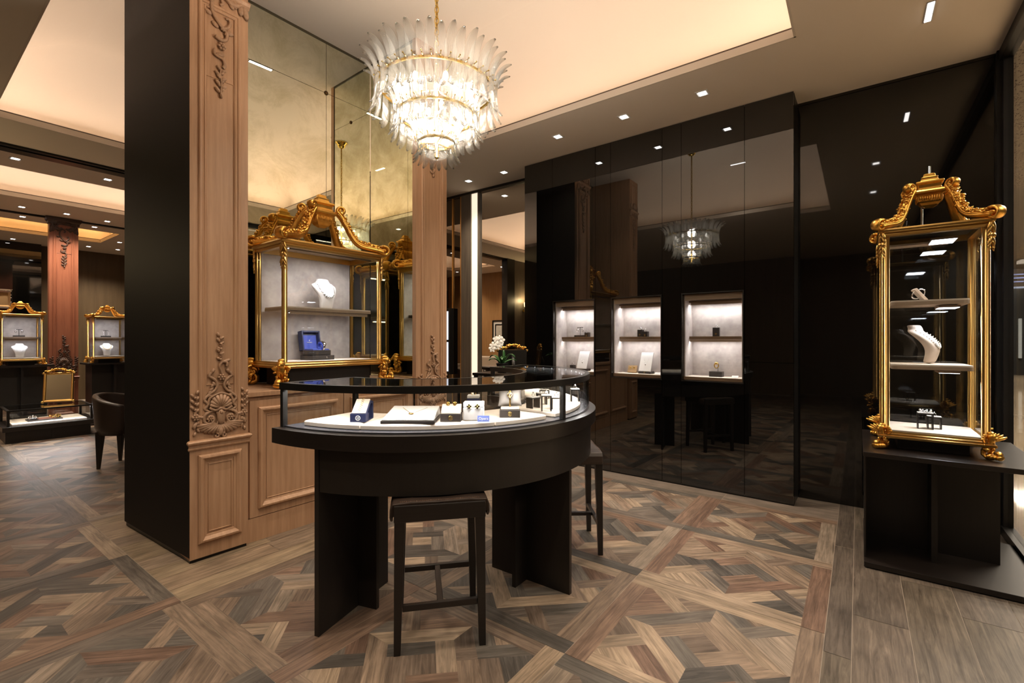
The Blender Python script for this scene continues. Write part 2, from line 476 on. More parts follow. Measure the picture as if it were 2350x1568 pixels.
for (x0,x1,y0,y1),pw in zip(HOLES,(2.8,3.5,3.0)):
    z = ZS+.045; cl = COVE if y0 < 10 else (1.0,.58,.22)
    for cx,cy,sx,sy,d in ((.5*(x0+x1),y1+.11,x1-x0,.05,(0,-1.5,1)),(.5*(x0+x1),y0-.11,x1-x0,.05,(0,1.5,1)),
                          (x0-.11,.5*(y0+y1),.05,y1-y0,(1.5,0,1)),(x1+.11,.5*(y0+y1),.05,y1-y0,(-1.5,0,1))):
        L = max(sx,sy)
        o = area('cove_strip',(cx,cy,z),(0,0,0),L,.04,pw*L,cl)
        d = Vector(d).normalized(); xax = Vector((1,0,0)) if sx > sy else Vector((0,1,0))
        zax = -d; yax = zax.cross(xax).normalized()
        o.rotation_euler = Matrix((xax,yax,zax)).transposed().to_euler()

# ------------------------------------------------------------------ walls
def wall(name, m, mt): return obj(name, m, mt, kind='structure')
BX = 4.083; BROT = math.radians(-1.2)          # glazed black wall, near corner at (BX,.39)
Lw = 2.50                                         # its length
NICHE = [(.352,.822),(1.015,1.48),(1.67,2.13)]    # openings measured from the near corner
NZ0, NZ1 = .905, 1.637
jn = [.002,.335,.84,1.012,1.49,Lw]
bw = empty('black_glass_wall',(BX,.39,0),BROT)   # local y along the wall
D.objects.remove(bw)
TB = Matrix.Translation((BX,.39,0)) @ Matrix.Rotation(BROT,4,'Z')
m = M(); gp = .003; th = .03
cells = [(0,.338),(.338,.835),(.835,1.0),(1.0,1.495),(1.495,1.655),(1.655,2.145),(2.145,Lw)]
for a,b in cells:
    a2,b2 = a+gp/2,b-gp/2
    n_ = [q for q in NICHE if a < q[0] < b]
    if not n_:
        m.box(0,th,a2,b2,1.075,ZS-.004,T=TB); m.box(0,th,a2,b2,.012,1.072,T=TB)
    else:
        q0,q1 = n_[0]
        m.box(0,th,a2,b2,NZ1,ZS-.004,T=TB); m.box(0,th,a2,b2,.012,NZ0,T=TB)
        m.box(0,th,a2,q0,NZ0,NZ1,T=TB); m.box(0,th,q1,b2,NZ0,NZ1,T=TB)
wall('wall_niches', m, blackglass)
m = M(); 
m.box(th+.002,.27,.001,.02,0,ZS-.004,T=TB); m.box(th+.002,.38,Lw-.02,Lw,0,ZS-.004,T=TB); m.box(th+.001,th+.012,0,Lw,0,NZ0-.05,T=TB); m.box(th+.001,th+.012,0,Lw,NZ1+.05,ZS-.004,T=TB)
m.box(.004,th,0,Lw,0,.012,T=TB)
wall('wall_niches_carcass', m, blackmet)
m = M(); m.box(4.34,4.40,-.72,.45,0,ZS); m.box(4.335,4.34,-.72,.45,ZS-.02,ZS)
wall('wall_end', m, blackglass2)
# wall behind: mirror bay then dark panels
m = M(); m.box(4.48,4.50,2.80,3.80,0,ZS-.03); wall('wall_mirror_bay', m, mirror)
m = M(); m.box(4.44,4.50,2.80,4.42,ZS-.03,ZS); m.box(4.501,4.54,2.6,13.2,0,ZS); wall('wall_east', m, blackmet)
m = M(); m.box(4.455,4.50,3.80,3.832,0,ZS-.03); m.box(4.44,4.50,3.932,4.095,0,ZS-.03); wall('trim_4', m, taupe_wood)
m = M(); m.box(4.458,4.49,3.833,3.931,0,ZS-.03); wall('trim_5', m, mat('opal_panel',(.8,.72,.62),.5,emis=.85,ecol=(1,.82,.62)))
m = M(); m.box(4.47,4.50,4.10,5.2,0,ZS-.03); wall('wall_dark_mirror', m, mat('smoked_mirror',(.22,.19,.16),.01,metal=1))
for y in (4.115,4.262):
    m = M(); m.box(4.455,4.47,y-.009,y+.009,0,ZS-.03); wall('trim_6', m, mat('gold_strip',(.75,.45,.16),.3,metal=1))
# back of the shop
m = M(); m.box(1.9,4.5,13.1,13.15,0,ZS); wall('wall_back', m, brownwall)
m = M(); m.box(-4,1.2,13.0,13.05,0,ZS); wall('wall_back_mirror', m, mat('smoked_glass',(.10,.09,.085),.02,metal=1))
m = M(); m.box(1.2,1.9,12.9,13.1,0,ZS); wall('wall_back_pier', m, blackglass2)
m = M(); m.box(-1.25,-1.2,6.7,9.86,0,ZS); wall('wall_west', m, honey)
m = M(); m.box(-4.05,-4,-.8,6.5,0,ZS); m.box(-4,-1.25,9.9,9.95,0,ZS); wall('wall_left', m, brownwall)
m = M(); m.box(-4,.105,6.5,6.6,0,ZS); wall('wall_partition', m, taupe_wood)
m = M(); m.box(3.2,4.48,6.5,6.6,0,ZS); wall('wall_partition_end', m, taupe_wood)
m = M(); m.box(.105,.39,6.47,6.63,0,ZS-.001); wall('trim_7', m, darkwood)
m = M(); m.box(.39,3.2,6.50,6.55,ZS-.02,ZS-.001); m.box(.39,3.2,6.56,6.70,ZS-.03,ZS-.001); m.box(-1,4.4,9.86,9.93,ZS-.02,ZS-.001); wall('trim_8', m, blackmet)

# ------------------------------------------------------------------ carved pillars
FI = math.radians(-1.6); O_ = Vector((1.026,2.984,0))
def blk(t, s, z=0):
    return Vector((O_.x+cos(FI)*t-sin(FI)*s, O_.y+sin(FI)*t+cos(FI)*s, z))
def spiral(c, r0, r1, a0, turns, n=18):
    out = []
    for i in range(n+1):
        f = i/n; a = a0+turns*2*PI*f; r = r0+(r1-r0)*f
        out.append((c[0]+r*cos(a), 0, c[1]+r*sin(a)))
    return out
def carving(lower=True):
    m = M(); FL = ((0,1,0),.75)
    Y = -.010
    def tb(pts, r0, r1, y=Y, n=7):
        k = len(pts)
        rad = [r0+(r1-r0)*i/(k-1) for i in range(k)]
        m.tube([(p[0],y,p[-1]) for p in pts], rad, n, FL)
    def smooth(pts, k=5):
        P = [Vector((p[0],0,p[1])) for p in pts]; out = []
        for i in range(len(P)-1):
            p0,p1,p2,p3 = P[max(i-1,0)],P[i],P[i+1],P[min(i+2,len(P)-1)]
            for j in range(k):
                t = j/k
                out.append(.5*((2*p1)+(p2-p0)*t+(2*p0-5*p1+4*p2-p3)*t*t+(3*p1-p0-3*p2+p3)*t*t*t))
        out.append(P[-1]); return out
    def leaf(x,z,a,l,w,y=-.007):
        if not lower: l *= 1.15; w *= 1.35
        R = Matrix.Rotation(-a,3,'Y')
        m.ell((x+cos(a)*l*.5,y,z+sin(a)*l*.5),(l*.5,.009,w*.5),8,R=R)
    def rosette(x,z,r,n=6):
        for i in range(n):
            a = 2*PI*i/n; leaf(x+cos(a)*r*.2,z+sin(a)*r*.2,a,r*.8,r*.62,-.010)
        m.ell((x,-.016,z),(r*.3,.008,r*.3),8)
    if lower:
        # coordinates: x about the axis, z metres above the ornament's foot (0..0.60)
        for z,s in ((.575,1),(.545,1),(.515,-1),(.485,1),(.455,-1)):
            leaf(-.004,z,PI/2+.5*s,.032,.018); leaf(.0,z-.012,PI/2-.9*s,.026,.016); m.ell((0,-.012,z-.008),(.008,.008,.009),7)
        tb(smooth([(.035,.405),(.034,.428),(.012,.432),(-.004,.412),(.004,.378),(.012,.352)]),.009,.006)
        leaf(.01,.43,.3,.05,.02); rosette(.005,.343,.023)
        for sx in (-1,1):
            tb(smooth([(sx*.052,.372),(sx*.062,.352),(sx*.045,.340),(sx*.024,.318),(sx*.02,.292),(sx*.034,.268),(sx*.06,.25),(sx*.085,.225),(sx*.082,.205)]),.008,.008)
            leaf(sx*.05,.365,PI/2+sx*.5,.035,.02)
            for i,(x,z,a) in enumerate(((.06,.262,2.2),(.07,.25,2.5),(.03,.29,1.2),(.075,.235,2.9),(.052,.28,2.0))):
                leaf(sx*x,z,a if sx>0 else PI-a,.034,.017)
            tb(smooth([(sx*.088,.215),(sx*.07,.19),(sx*.085,.165),(sx*.06,.15),(sx*.035,.152)]),.009,.006)
            P = spiral((sx*.058,.108),.040,.008,PI/2 if sx>0 else PI/2, 1.35*(-sx))
            tb([(p[0],p[2]) for p in P],.0095,.006)
            rosette(sx*.058,.108,.020)
            tb(smooth([(sx*.02,.145),(sx*.012,.11),(sx*.022,.075),(sx*.05,.055)]),.008,.006)
            tb(smooth([(sx*.095,.12),(sx*.118,.128),(sx*.135,.145),(sx*.128,.165)]),.009,.006)
            leaf(sx*.1,.11,.4 if sx>0 else PI-.4,.06,.03); leaf(sx*.12,.10,-.9 if sx>0 else PI+.9,.045,.022)
            rosette(sx*.132,.125,.022)
            for i in range(7):
                z = .15+i*.017
                leaf(sx*(.132+.008*(i%2)),z,PI/2+sx*.6*(-1)**i,.030,.017); 
                if i%2: m.ell((sx*.135,-.012,z),(.008,.008,.008),7)
            for i in range(4): leaf(sx*(.125+.006*(i%2)),.105-i*.02,-PI/2-sx*.4*(-1)**i,.03,.016)
            tb(spiral((sx*.022,.008),.016,.004,PI/2,.9*sx,10) and [(p[0],p[2]) for p in spiral((sx*.022,.008),.016,.004,PI/2,.9*sx,10)],.007,.005)
        # upper shell
        for i in range(9):
            a = PI*(.10+.8*i/8); l = .062+.012*sin(PI*i/8)
            m.tube([(0,-.012,.168),(cos(a)*l*.55,-.019,.165+sin(a)*l*.6),(cos(a)*l,-.010,.168+sin(a)*l*1.02)],[.004,.008,.0115],7,FL)
        tb(smooth([(-.068,.185),(-.06,.225),(-.03,.243),(0,.252),(.03,.243),(.06,.225),(.068,.185)]),.007,.007,-.012)
        tb(smooth([(-.062,.172),(-.03,.155),(0,.165),(.03,.155),(.062,.172)]),.008,.008,-.014)
        m.ell((0,-.014,.115),(.022,.012,.045),10); m.ell((0,-.022,.142),(.010,.010,.012),8)
        # spreading lower shell with scalloped edge
        for i in range(15):
            a = -PI*(.05+.90*i/14); l = .10+.022*abs(cos(a))
            x,z = cos(a)*l*1.05, .085+sin(a)*l*.62
            m.tube([(x*.25,-.012,.085+(z-.085)*.25),(x*.65,-.012,.085+(z-.085)*.62),(x,-.006,z)],[.006,.009,.0115],7,FL)
        m.ell((0,-.012,.03),(.014,.010,.026),8)
    else:
        # z measured from the tip of the drop (0) upwards to .60
        m.ell((.003,-.01,.012),(.010,.010,.015),8)
        for z,s in ((.03,1),(.055,-1),(.075,1),(.10,-1),(.125,1),(.15,-1)):
            leaf(0,z,PI/2+1.0*s,.034,.016); leaf(.0,z+.008,PI/2-.7*s,.028,.014)
        tb(smooth([(0,.02),(.004,.08),(-.002,.14),(.004,.17)]),.005,.005)
        tb(smooth([(.014,.175),(.022,.20),(.012,.228),(-.016,.232),(-.036,.245),(-.032,.272)]),.011,.006)
        leaf(-.03,.24,.3,.05,.02); rosette(.006,.30,.022)
        tb(smooth([(-.03,.345),(.004,.335),(.03,.35),(.034,.385),(.012,.41),(-.012,.43)]),.012,.007)
        leaf(.03,.39,.2,.04,.02); leaf(.02,.37,.9,.05,.018); leaf(-.01,.40,2.6,.04,.02)
        tb(smooth([(.0,.40),(.035,.42),(.052,.45),(.045,.475),(.026,.47)]),.009,.006)
        tb(smooth([(.02,.395),(-.02,.44),(-.045,.48),(-.05,.53),(-.03,.575),(.0,.575),(.012,.55),(-.004,.535)]),.011,.008)
        leaf(-.045,.46,2.8,.04,.02)
        for sx in (-1,1):
            tb(smooth([(sx*.02,.60),(sx*.06,.575),(sx*.10,.585),(sx*.125,.62),(sx*.135,.68),(sx*.12,.72)]),.014,.009)
            tb([(p[0],p[2]) for p in spiral((sx*.10,.655),.036,.007,0,1.2*sx)],.009,.006)
            for i in range(5): leaf(sx*(.05+.018*i),.61+.012*i,-PI/2+sx*.3,.06,.024)
            leaf(sx*.13,.62,-PI/2+sx*.2,.09,.03); leaf(sx*.115,.60,-PI/2,.06,.024)
        for i in range(9):
            a = PI*(.08+.84*i/8)
            m.tube([(0,-.014,.66),(cos(a)*.05,-.02,.66+sin(a)*.055),(cos(a)*.075,-.012,.66+sin(a)*.09)],[.005,.009,.012],7,FL)
    return m
CLOW, CUP = carving(True), carving(False)
cl_me = cu_me = None
def pillar(name, loc, rz, w, depth, ztop, label, wood, cm, upz, low=.69, side=None, sidepts=None, cap=False, clow_s=1):
    P = empty(name, loc, rz, label, 'pillar', None, 'thing')
    m = M(); hw = 0
    m.box(0,w,0,.03 if side else depth,.02,ztop)
    if side:
        b = M(); b.box(.012,w-.002,.0305,depth,.02,ztop); obj('black_flank', b, blackside, P)
    # bolection stiles of the tall panel: raised edge strips and beads
    zt = min(ztop-.55, 3.18) if ztop > 3.5 else ztop-.12
    obj('shaft', m, wood, P)
    m = M()
    m.frame(.042,w-.042,.735,zt,[(0,0),(0,.007),(.006,.012),(.016,.011),(.020,.006),(.026,.006),(.030,.010),(.036,.008),(.038,0)])
    m.frame(.078,w-.078,.99,zt-.42,[(0,0),(0,.003),(.004,.004),(.006,0)])
    obj('panel_moulding', m, wood, P)
    m = M()
    m.frame(.040,w-.038,.10,.60,[(0,0),(0,.010),(.008,.020),(.018,.022),(.028,.014),(.034,.006),(.042,.004),(.044,0)])
    m.frame(.092,w-.090,.155,.545,[(0,0),(0,.004),(.004,.005),(.006,0)])
    obj('lower_panel_moulding', m, wood, P)
    m = M()
    m.loops([[(-.006-d*.3,-h,z),(w+.006+d*.3,-h,z),(w+.006+d*.3,.0,z),(-.006-d*.3,.0,z)] for d,h,z in
        ((0,.004,.628),(.008,.010,.634),(.01,.012,.640),(.0,.007,.644),(0,.007,.655),(.01,.014,.660),(.026,.024,.668),(.030,.026,.676),(.02,.020,.682),(.0,.004,.686))],False,True,True)
    obj('chair_rail', m, wood, P)
    if ztop > 3.5:
        m = M(); m.loops([[(-.004,-h,z),(w+.004,-h,z),(w+.004,0,z),(-.004,0,z)] for h,z in ((.004,3.24),(.02,3.255),(.028,3.27),(.018,3.285),(.004,3.29))],False,True,True)
        m.frame(.045,w-.045,3.34,ztop-.05,[(0,0),(0,.008),(.01,.014),(.02,.010),(.024,0)])
        obj('frieze_moulding', m, wood, P)
    if cap:
        m = M(); m.rloops(0,w,0,.08,[(.002,ztop-.11),(.012,ztop-.10),(.014,ztop-.07),(.03,ztop-.05),(.034,ztop-.02),(.04,ztop-.004)])
        obj('capital', m, redcarve, P)
    m = M(); m.box(.004,w-.004,.012,depth-.01,0,.02)
    obj('toe_kick', m, blackmet, P)
    k = w/.306
    for mm,z0,nm in ((CLOW,low,'carved_shell_ornament'),(CUP,upz,'carved_scroll_ornament')):
        q = obj(nm, mm, cm, P, (w*.5,0,z0)); q.scale = (k*.955,1,1)
    return P
PA = pillar('carved_pillar', O_, FI, .3055, .66, ZC-.001, 'limed oak pilaster with carved shell and drop, black slab on one side', oak, carve, 2.652)
# black slab flank of the first pillar
m = M()
c0 = O_; pts = [(1.020,2.980),(1.026,3.62),(.985,3.955),(.972,3.955)]
m2 = [(0.9935,2.984+.003)]
inv = (Matrix.Translation(O_) @ Matrix.Rotation(FI,4,'Z')).inverted()
poly = [(1.0245,2.982),(1.0245,3.66),(1.30,3.68),(1.30,3.955),(.980,3.955)]
loc_ = [inv @ Vector((x,y,0)) for x,y in poly]
m.prism([(p.x,p.y) for p in loc_],.035,ZC-.002)
q = obj('black_flank', m, blackside, PA)
q['label'] = 'black satin side slab'
m = M(); m.prism([(p.x*1.0+.012,p.y+.012) for p in loc_],0,.035); obj('flank_plinth', m, blackmet, PA)
PB = pillar('carved_pillar', blk(1.630,0), FI, .333, .62, ZC-.001, 'limed oak pilaster with carved drop standing beyond the gilt vitrine', oak, carve, 2.64, side=True)
PC = pillar('carved_pillar', (1.53,9.82,0), 0, .33, .1, ZS-.002, 'red-brown carved pilaster between two small vitrines in the far room', redoak, redcarve, 2.36, .72, cap=True)

# ------------------------------------------------------------------ mirrored niche between the pillars
NI = empty('niche_mirror', blk(.3075,.637), FI, 'antique gold-tinted mirror behind the large gilt vitrine', 'mirror')
W_ = 1.630-.3055-.014
m = M(); g_ = .0015; zj = 3.318
xj = .88
for a,b in ((0,xj),(xj,W_)):
    m.box(a+g_,b-g_,0,.012,.93,zj-g_); m.box(a+g_,b-g_,0,.012,zj+g_,ZC-.004)
obj('mirror_pane', m, antique, NI)
m = M(); m.box(0,W_,.0125,.02,.93,ZC-.004); m.box(0,W_,-.004,.012,ZC-.022,ZC-.004)
obj('backing', m, mat('seam',(.05,.04,.02),.5), NI)
m = M(); m.lathe([(0,-.014),(.012,-.012),(.018,-.004),(.018,0)],14,T=Matrix.Translation((xj,0,zj)) @ Matrix.Rotation(PI/2,4,'X') @ Matrix.Scale(-1,4,(0,0,1)))
obj('fixing_knob', m, mat('bronze',(.12,.07,.03),.35,metal=1), NI)
NS = empty('niche_mirror', blk(1.630,0), FI, 'narrow antique mirror lining the side of the pilaster beyond the vitrine', 'mirror')
m = M(); m.box(-.010,-.002,.045,.630,.93,zj-g_); m.box(-.010,-.002,.045,.630,zj+g_,ZC-.004)
obj('mirror_pane', m, antique, NS)
m = M(); m.box(-.014,-.002,.045,.630,ZC-.022,ZC-.004); m.box(-.0025,-.0005,.045,.630,.93,ZC-.022)
obj('backing', m, D.materials['seam'], NS)
m = M(); m.box(-.016,-.0005,0,.045,.93,ZC-.004); obj('edge_strip', m, oak, NS)
m = M(); m.lathe([(0,-.010),(.012,-.009),(.016,-.003),(.016,0)],14,T=Matrix.Translation((-.0105,.33,zj)) @ Matrix.Rotation(-PI/2,4,'Y') @ Matrix.Scale(-1,4,(0,0,1)))
obj('fixing_knob', m, D.materials['bronze'], NS)

# panelled cabinet
CB = empty('panelled_cabinet', blk(.307,.028), FI, 'low limed oak panelled cabinet under the gilt vitrine', 'cabinet')
m = M(); m.box(0,1.322,.02,.605,.0,.895); obj('body', m, oak, CB)
m = M(); m.box(0,1.322,-.004,.607,.896,.926); obj('worktop', m, oak, CB, bevel=.003)
m = M(); m.box(0,1.322,.006,.02,.0,.145); obj('plinth', m, oak, CB)
for x0,x1 in ((.022,.66),(.666,1.30)):
    m = M(); m.box(x0,x1,.004,.0195,.15,.872)
    m.frame(x0+.048,x1-.048,.20,.83,[(0,0),(0,.012),(.008,.022),(.018,.023),(.028,.014),(.036,.006),(.046,.004),(.048,0)],y=.004)
    m.frame(x0+.098,x1-.098,.25,.78,[(0,0),(0,.004),(.004,.005),(.006,0)],y=.004)
    obj('door', m, oak, CB)

# ------------------------------------------------------------------ gilt vitrines
def scroll2(c, r0, r1, a0, turns, n=22):
    return [(c[0]+(r0+(r1-r0)*i/n)*cos(a0+turns*2*PI*i/n), c[1]+(r0+(r1-r0)*i/n)*sin(a0+turns*2*PI*i/n)) for i in range(n+1)]
def foot_mesh(h, wing):
    # scroll foot: local +x points outwards along the diagonal, z from 0 to h
    m = M(); k = h/.14
    P = [(.035,.135),(.05,.115),(.048,.085),(.028,.06),(.012,.04),(.012,.02),(.03,.008),(.058,.010),(.078,.022)]
    m.tube([(x*k,0,z*k) for x,z in P],[r*k for r in (.012,.015,.016,.014,.012,.012,.014,.015,.013)],10,((0,1,0),1.25))
    s = scroll2((.078*k,.030*k),.016*k,.004*k,-PI/2,1.1)
    m.tube([(x,0,z) for x,z in s],[.010*k*(1-.4*i/22) for i in range(23)],8,((0,1,0),1.9))
    for i in range(4): m.ell(((.044+.016*i)*k,0,.014*k),(.011*k,.026*k,.016*k),8)
    s = scroll2((.028*k,.07*k),.024*k,.006*k,PI*.9,-1.2)
    for y in (-.017,.017): m.tube([(x,y*k,z) for x,z in s],[.007*k]*23,7)
    m.ell((.05*k,0,.122*k),(.024*k,.020*k,.024*k),12); m.ell((.072*k,0,.116*k),(.008*k,.008*k,.010*k),8)
    m.ell((.044*k,0,.142*k),(.020*k,.018*k,.012*k),10)
    for sy in (-1,1):
        m.ell((.066*k,sy*.008*k,.124*k),(.005*k,.005*k,.005*k),6)
        for i in range(5):
            a = .35+.22*i; l = (.075-.008*i)*k*wing
            R = Matrix.Rotation(sy*1.15,3,'Z') @ Matrix.Rotation(-a,3,'Y')
            v = R @ Vector((l*.5,0,0))
            m.ell((.03*k+v.x,sy*.012*k+v.y,.088*k+v.z),(l*.5,.006*k,.010*k),8,R=R)
        m.ell((.04*k,sy*.020*k,.05*k),(.018*k,.010*k,.014*k),8)
    rnd = random.Random(9)
    for i in range(16):
        a = rnd.uniform(-1.3,1.3); z_ = rnd.uniform(.03,.115); rr_ = .055 if z_ > .06 else .04
        R = Matrix.Rotation(a,3,'Z') @ Matrix.Rotation(rnd.uniform(-1.2,.4),3,'Y')
        m.ell(((.012+rr_*cos(a)*.8)*k,rr_*sin(a)*.7*k,z_*k),(.016*k,.0045*k,.007*k),7,R=R)
    z = min(p[2] for p in m.v); m.v = [(a,b,c-z) for a,b,c in m.v]
    return m
def arm_mesh(run, rise, sc):
    # crown arm from the corner volute (origin, low) to the cap; local +x towards the cap
    m = M()
    f = [(0,.05),(.12,.085),(.28,.115),(.45,.15),(.6,.24),(.72,.42),(.82,.65),(.93,.86),(1.0,.95)]
    P = []
    F = [Vector((x*run,0,z*rise)) for x,z in f]
    for i in range(len(F)-1):
        p0,p1,p2,p3 = F[max(i-1,0)],F[i],F[i+1],F[min(i+2,len(F)-1)]
        for j in range(4):
            t = j/4; P.append(.5*((2*p1)+(p2-p0)*t+(2*p0-5*p1+4*p2-p3)*t*t+(3*p1-p0-3*p2+p3)*t*t*t))
    P.append(F[-1])
    N = len(P)
    m.tube(P,[sc*(.019-.004*i/N) for i in range(N)],8,((0,1,0),1.5))
    for sy in (-1,1): m.tube([p+Vector((0,sy*.02*sc,.010*sc)) for p in P],sc*.006,6)
    s = scroll2((-.004*sc,.02*sc),.032*sc,.006*sc,PI*.35,1.35)
    m.tube([(x,0,z) for x,z in s],[sc*(.011-.004*i/22) for i in range(23)],8,((0,1,0),2.7))
    m.ell((-.004*sc,0,.02*sc),(.010*sc,.036*sc,.010*sc),8)
    rnd = random.Random(3)
    for i in range(3,N-1):       # garland of leaves and flowers
        for q in range(6):
            p = P[i]
            R = Matrix.Rotation(rnd.uniform(-1,1),3,'Y') @ Matrix.Rotation(rnd.uniform(-1.2,1.2),3,'Z')
            m.ell((p.x+rnd.uniform(-.012,.012)*sc,rnd.uniform(-.021,.021)*sc,p.z+(.012+rnd.uniform(0,.018))*sc),
                  (rnd.uniform(.010,.017)*sc,rnd.uniform(.004,.008)*sc,rnd.uniform(.006,.010)*sc),6,R=R)
    for i in range(7):
        m.ell((P[4+i].x,0,P[4+i].z+.026*sc),(.015*sc,.007*sc,.010*sc),7,R=Matrix.Rotation(-.6,3,'Y'))
    s = scroll2((P[-1].x-.020*sc,P[-1].z+.022*sc),.026*sc,.006*sc,-PI*.2,1.3)
    m.tube([(x,0,z) for x,z in s],[sc*.010]*23,8,((0,1,0),2.2))
    return m
def vitrine(name, loc, rz, w, d, zf, zb, zt, zc, label, shelves, back=None, front_only=False, fs=1.0, wing=1.0, asc=1.0, post=.018, rod=False, plinth=True, pads=True, flat=False, group=None):
    """origin at centre of the footprint; feet zf..zb, frame zb..zt, crown to zc (heights above origin)"""
    V = empty(name, loc, rz, label, 'display case', group)
    hw,hd = w/2,d/2; p = post
    for sx in (-1,1):
        for sy in (-1,1):
            m = M(); cx,cy = sx*(hw-p),sy*(hd-p)
            m.lathe([(p,zb),(p,zt-.01)],4,(cx,cy,0),PI/4,PI/4+2*PI,False)
            L = p*.72
            for ox,oy in ((L,0),(-L,0),(0,L),(0,-L)):
                m.cyl((cx+ox*.62,cy+oy*.62,0),p*.42,zb,zt-.012,8)
            if not flat:   # hanging leaf drop at the head of the post
                for dz,rl,rw in ((.030,.030,.8),(.050,.030,.7),(.082,.016,.95),(.108,.026,.65),(.128,.022,.5),(.150,.012,.35)):
                    z = zt-.005-dz*asc
                    for q in (-1,1):
                        R = Matrix.Rotation(q*.35,3,Vector((sx,sy,0)))
                        m.ell((cx+sx*p*.85-sy*q*p*.35,cy+sy*p*.85+sx*q*p*.35,z),(p*rw*.6,p*rw*.6,rl*asc),8,R=R)
            obj('post', m, goldrail, V)
    def rail(nm,z0,z1,prof):
        m = M()
        L = [[(-hw-o,-hd-o,z),(hw+o,-hd-o,z),(hw+o,hd+o,z),(-hw-o,hd+o,z)] for o,z in prof]
        m.loops(L+[L[0]])
        obj(nm, m, goldrail, V)
    t = .042*max(asc,.6)
    i_ = -2*p
    rail('top_rail',zt-t,zt,[(i_,zt-t),(-.002,zt-t),(.004,zt-t*.75),(.0,zt-t*.6),(.012,zt-t*.4),(.014,zt-t*.2),(.008,zt),(i_,zt)])
    t0 = t; t = .030*max(asc,.6)
    rail('bottom_rail',zb,zb+t,[(i_,zb-.006),(.010,zb-.006),(.016,zb+t*.2),(.006,zb+t*.4),(.008,zb+t*.6),(0,zb+t*.75),(-.002,zb+t),(i_,zb+t)])
    t = t0
    if plinth:
        m = M(); m.box(-hw+.075,hw-.075,-hd+.06,hd-.03,zf,zb-.007); obj('plinth', m, darkwood, V)
    m = M(); m.box(-hw+2*p,hw-2*p,-hd+2*p,hd-2*p,zb-.004,zb+.022); obj('floor_board', m, blackmet, V)
    m = M(); m.box(-hw+.03,hw-.03,-hd+.03,hd-.03,zb+.023,zb+.036); obj('display_floor', m, cream if pads is True else pads, V)
    m = M(); m.box(-hw+.01,hw-.01,-hd+.01,hd-.01,zt-.012,zt-.002); obj('roof_board', m, blackmet if back is None else shelfw, V)
    g = M()
    def pane(x0,x1,y0,y1):
        m = M(); m.box(x0,x1,y0,y1,zb+t*.8,zt-t*.8); obj('glass_pane', m, glass, V)
    pane(-hw+2*p,hw-2*p,-hd+p*.8,-hd+p*.8+.004)
    pane(-hw+p*.8,-hw+p*.8+.004,-hd+2*p,hd-2*p); pane(hw-p*.8-.004,hw-p*.8,-hd+2*p,hd-2*p)
    if back is None: pane(-hw+2*p,hw-2*p,hd-p*.8-.004,hd-p*.8)
    else:
        m = M(); m.box(-hw+2*p,hw-2*p,hd-.03,hd-.02,zb+.036,zt-.013)
        obj('back_panel', m, back, V)
    for (x0,x1,y0,y1,z) in shelves:
        m = M(); r = .025; n = 5
        o = []
        for cx,cy,a in ((x1-r,y0+r,-PI/2),(x1-r,y1-r,0),(x0+r,y1-r,PI/2),(x0+r,y0+r,PI)):
            for i in range(n+1): o.append((cx+r*cos(a+PI/2*i/n),cy+r*sin(a+PI/2*i/n)))
        m.prism(o,z-.028,z-.008)
        s = obj('shelf', m, shelfw, V, bevel=.002)
        m = M(); m.prism([(a*.995+(x0+x1)*.0025,b*.995+(y0+y1)*.0025) for a,b in o],z-.0075,z); q = obj('shelf_pad', m, cream, s)
    fm = foot_mesh(zb-zf+.04*fs, wing)
    am = arm_mesh(math.hypot(hw-.055*asc,hd-.045*asc)-.02*asc, (zc-zt)*.70, asc)
    cx_,cy_ = .095*asc,.060*asc
    for sx in (-1,1):
        for sy in (-1,1):
            a = math.atan2(sy*.9,sx) 
            obj('foot', fm, gold, V, (sx*(hw-.025*fs),sy*(hd-.025*fs),zf), a)
            dx,dy = -sx*(hw-cx_*.75), -sy*(hd-cy_*.75)
            L = math.hypot(dx,dy)
            q = obj('crown_arm', am, gold, V, (sx*(hw+.006*asc),sy*(hd+.006*asc),zt), math.atan2(dy,dx))
            q.scale = (L/ (math.hypot(hw-.055*asc,hd-.045*asc)-.02*asc),1,1)
    m = M(); H = zc-zt
    z0 = zt+H*.47
    hx, hy = cx_*.42, cy_*.50
    m.rloops(-hx,hx,-hy,hy,[(a*asc,zt+H*f) for a,f in ((-.022,.40),(-.004,.44),(.004,.48),(.012,.50),(.012,.60),(.018,.615),(.030,.635),(.034,.66),(.026,.69),(.012,.705),(.008,.74),(.010,.79),(.020,.815),(.018,.845),(.0,.86),(-.006,.90),(-.004,.925),(-.014,.94),(-.016,.985),(-.026,1.0))])
    for i in range(9):
        x = -hx+2*hx*i/8
        for sy in (-1,1): m.ell((x,sy*(hy+.012*asc),z0+H*.08),(.006*asc,.006*asc,.018*asc),6)
    for i in range(6):
        y = -hy+2*hy*i/5
        for sx in (-1,1): m.ell((sx*(hx+.012*asc),y,z0+H*.08),(.006*asc,.006*asc,.018*asc),6)
    obj('crown_cap', m, gold, V, bevel=.002)
    if rod:
        m = M(); m.cyl((0,0,0),.007,zt+H*.99,zt+H*1.12,10); obj('cable_pipe', m, steel, V)
        m = M(); m.cyl((-.03,.01,0),.005,zt,z0,8); obj('cable_pipe', m, steel, V)
    return V
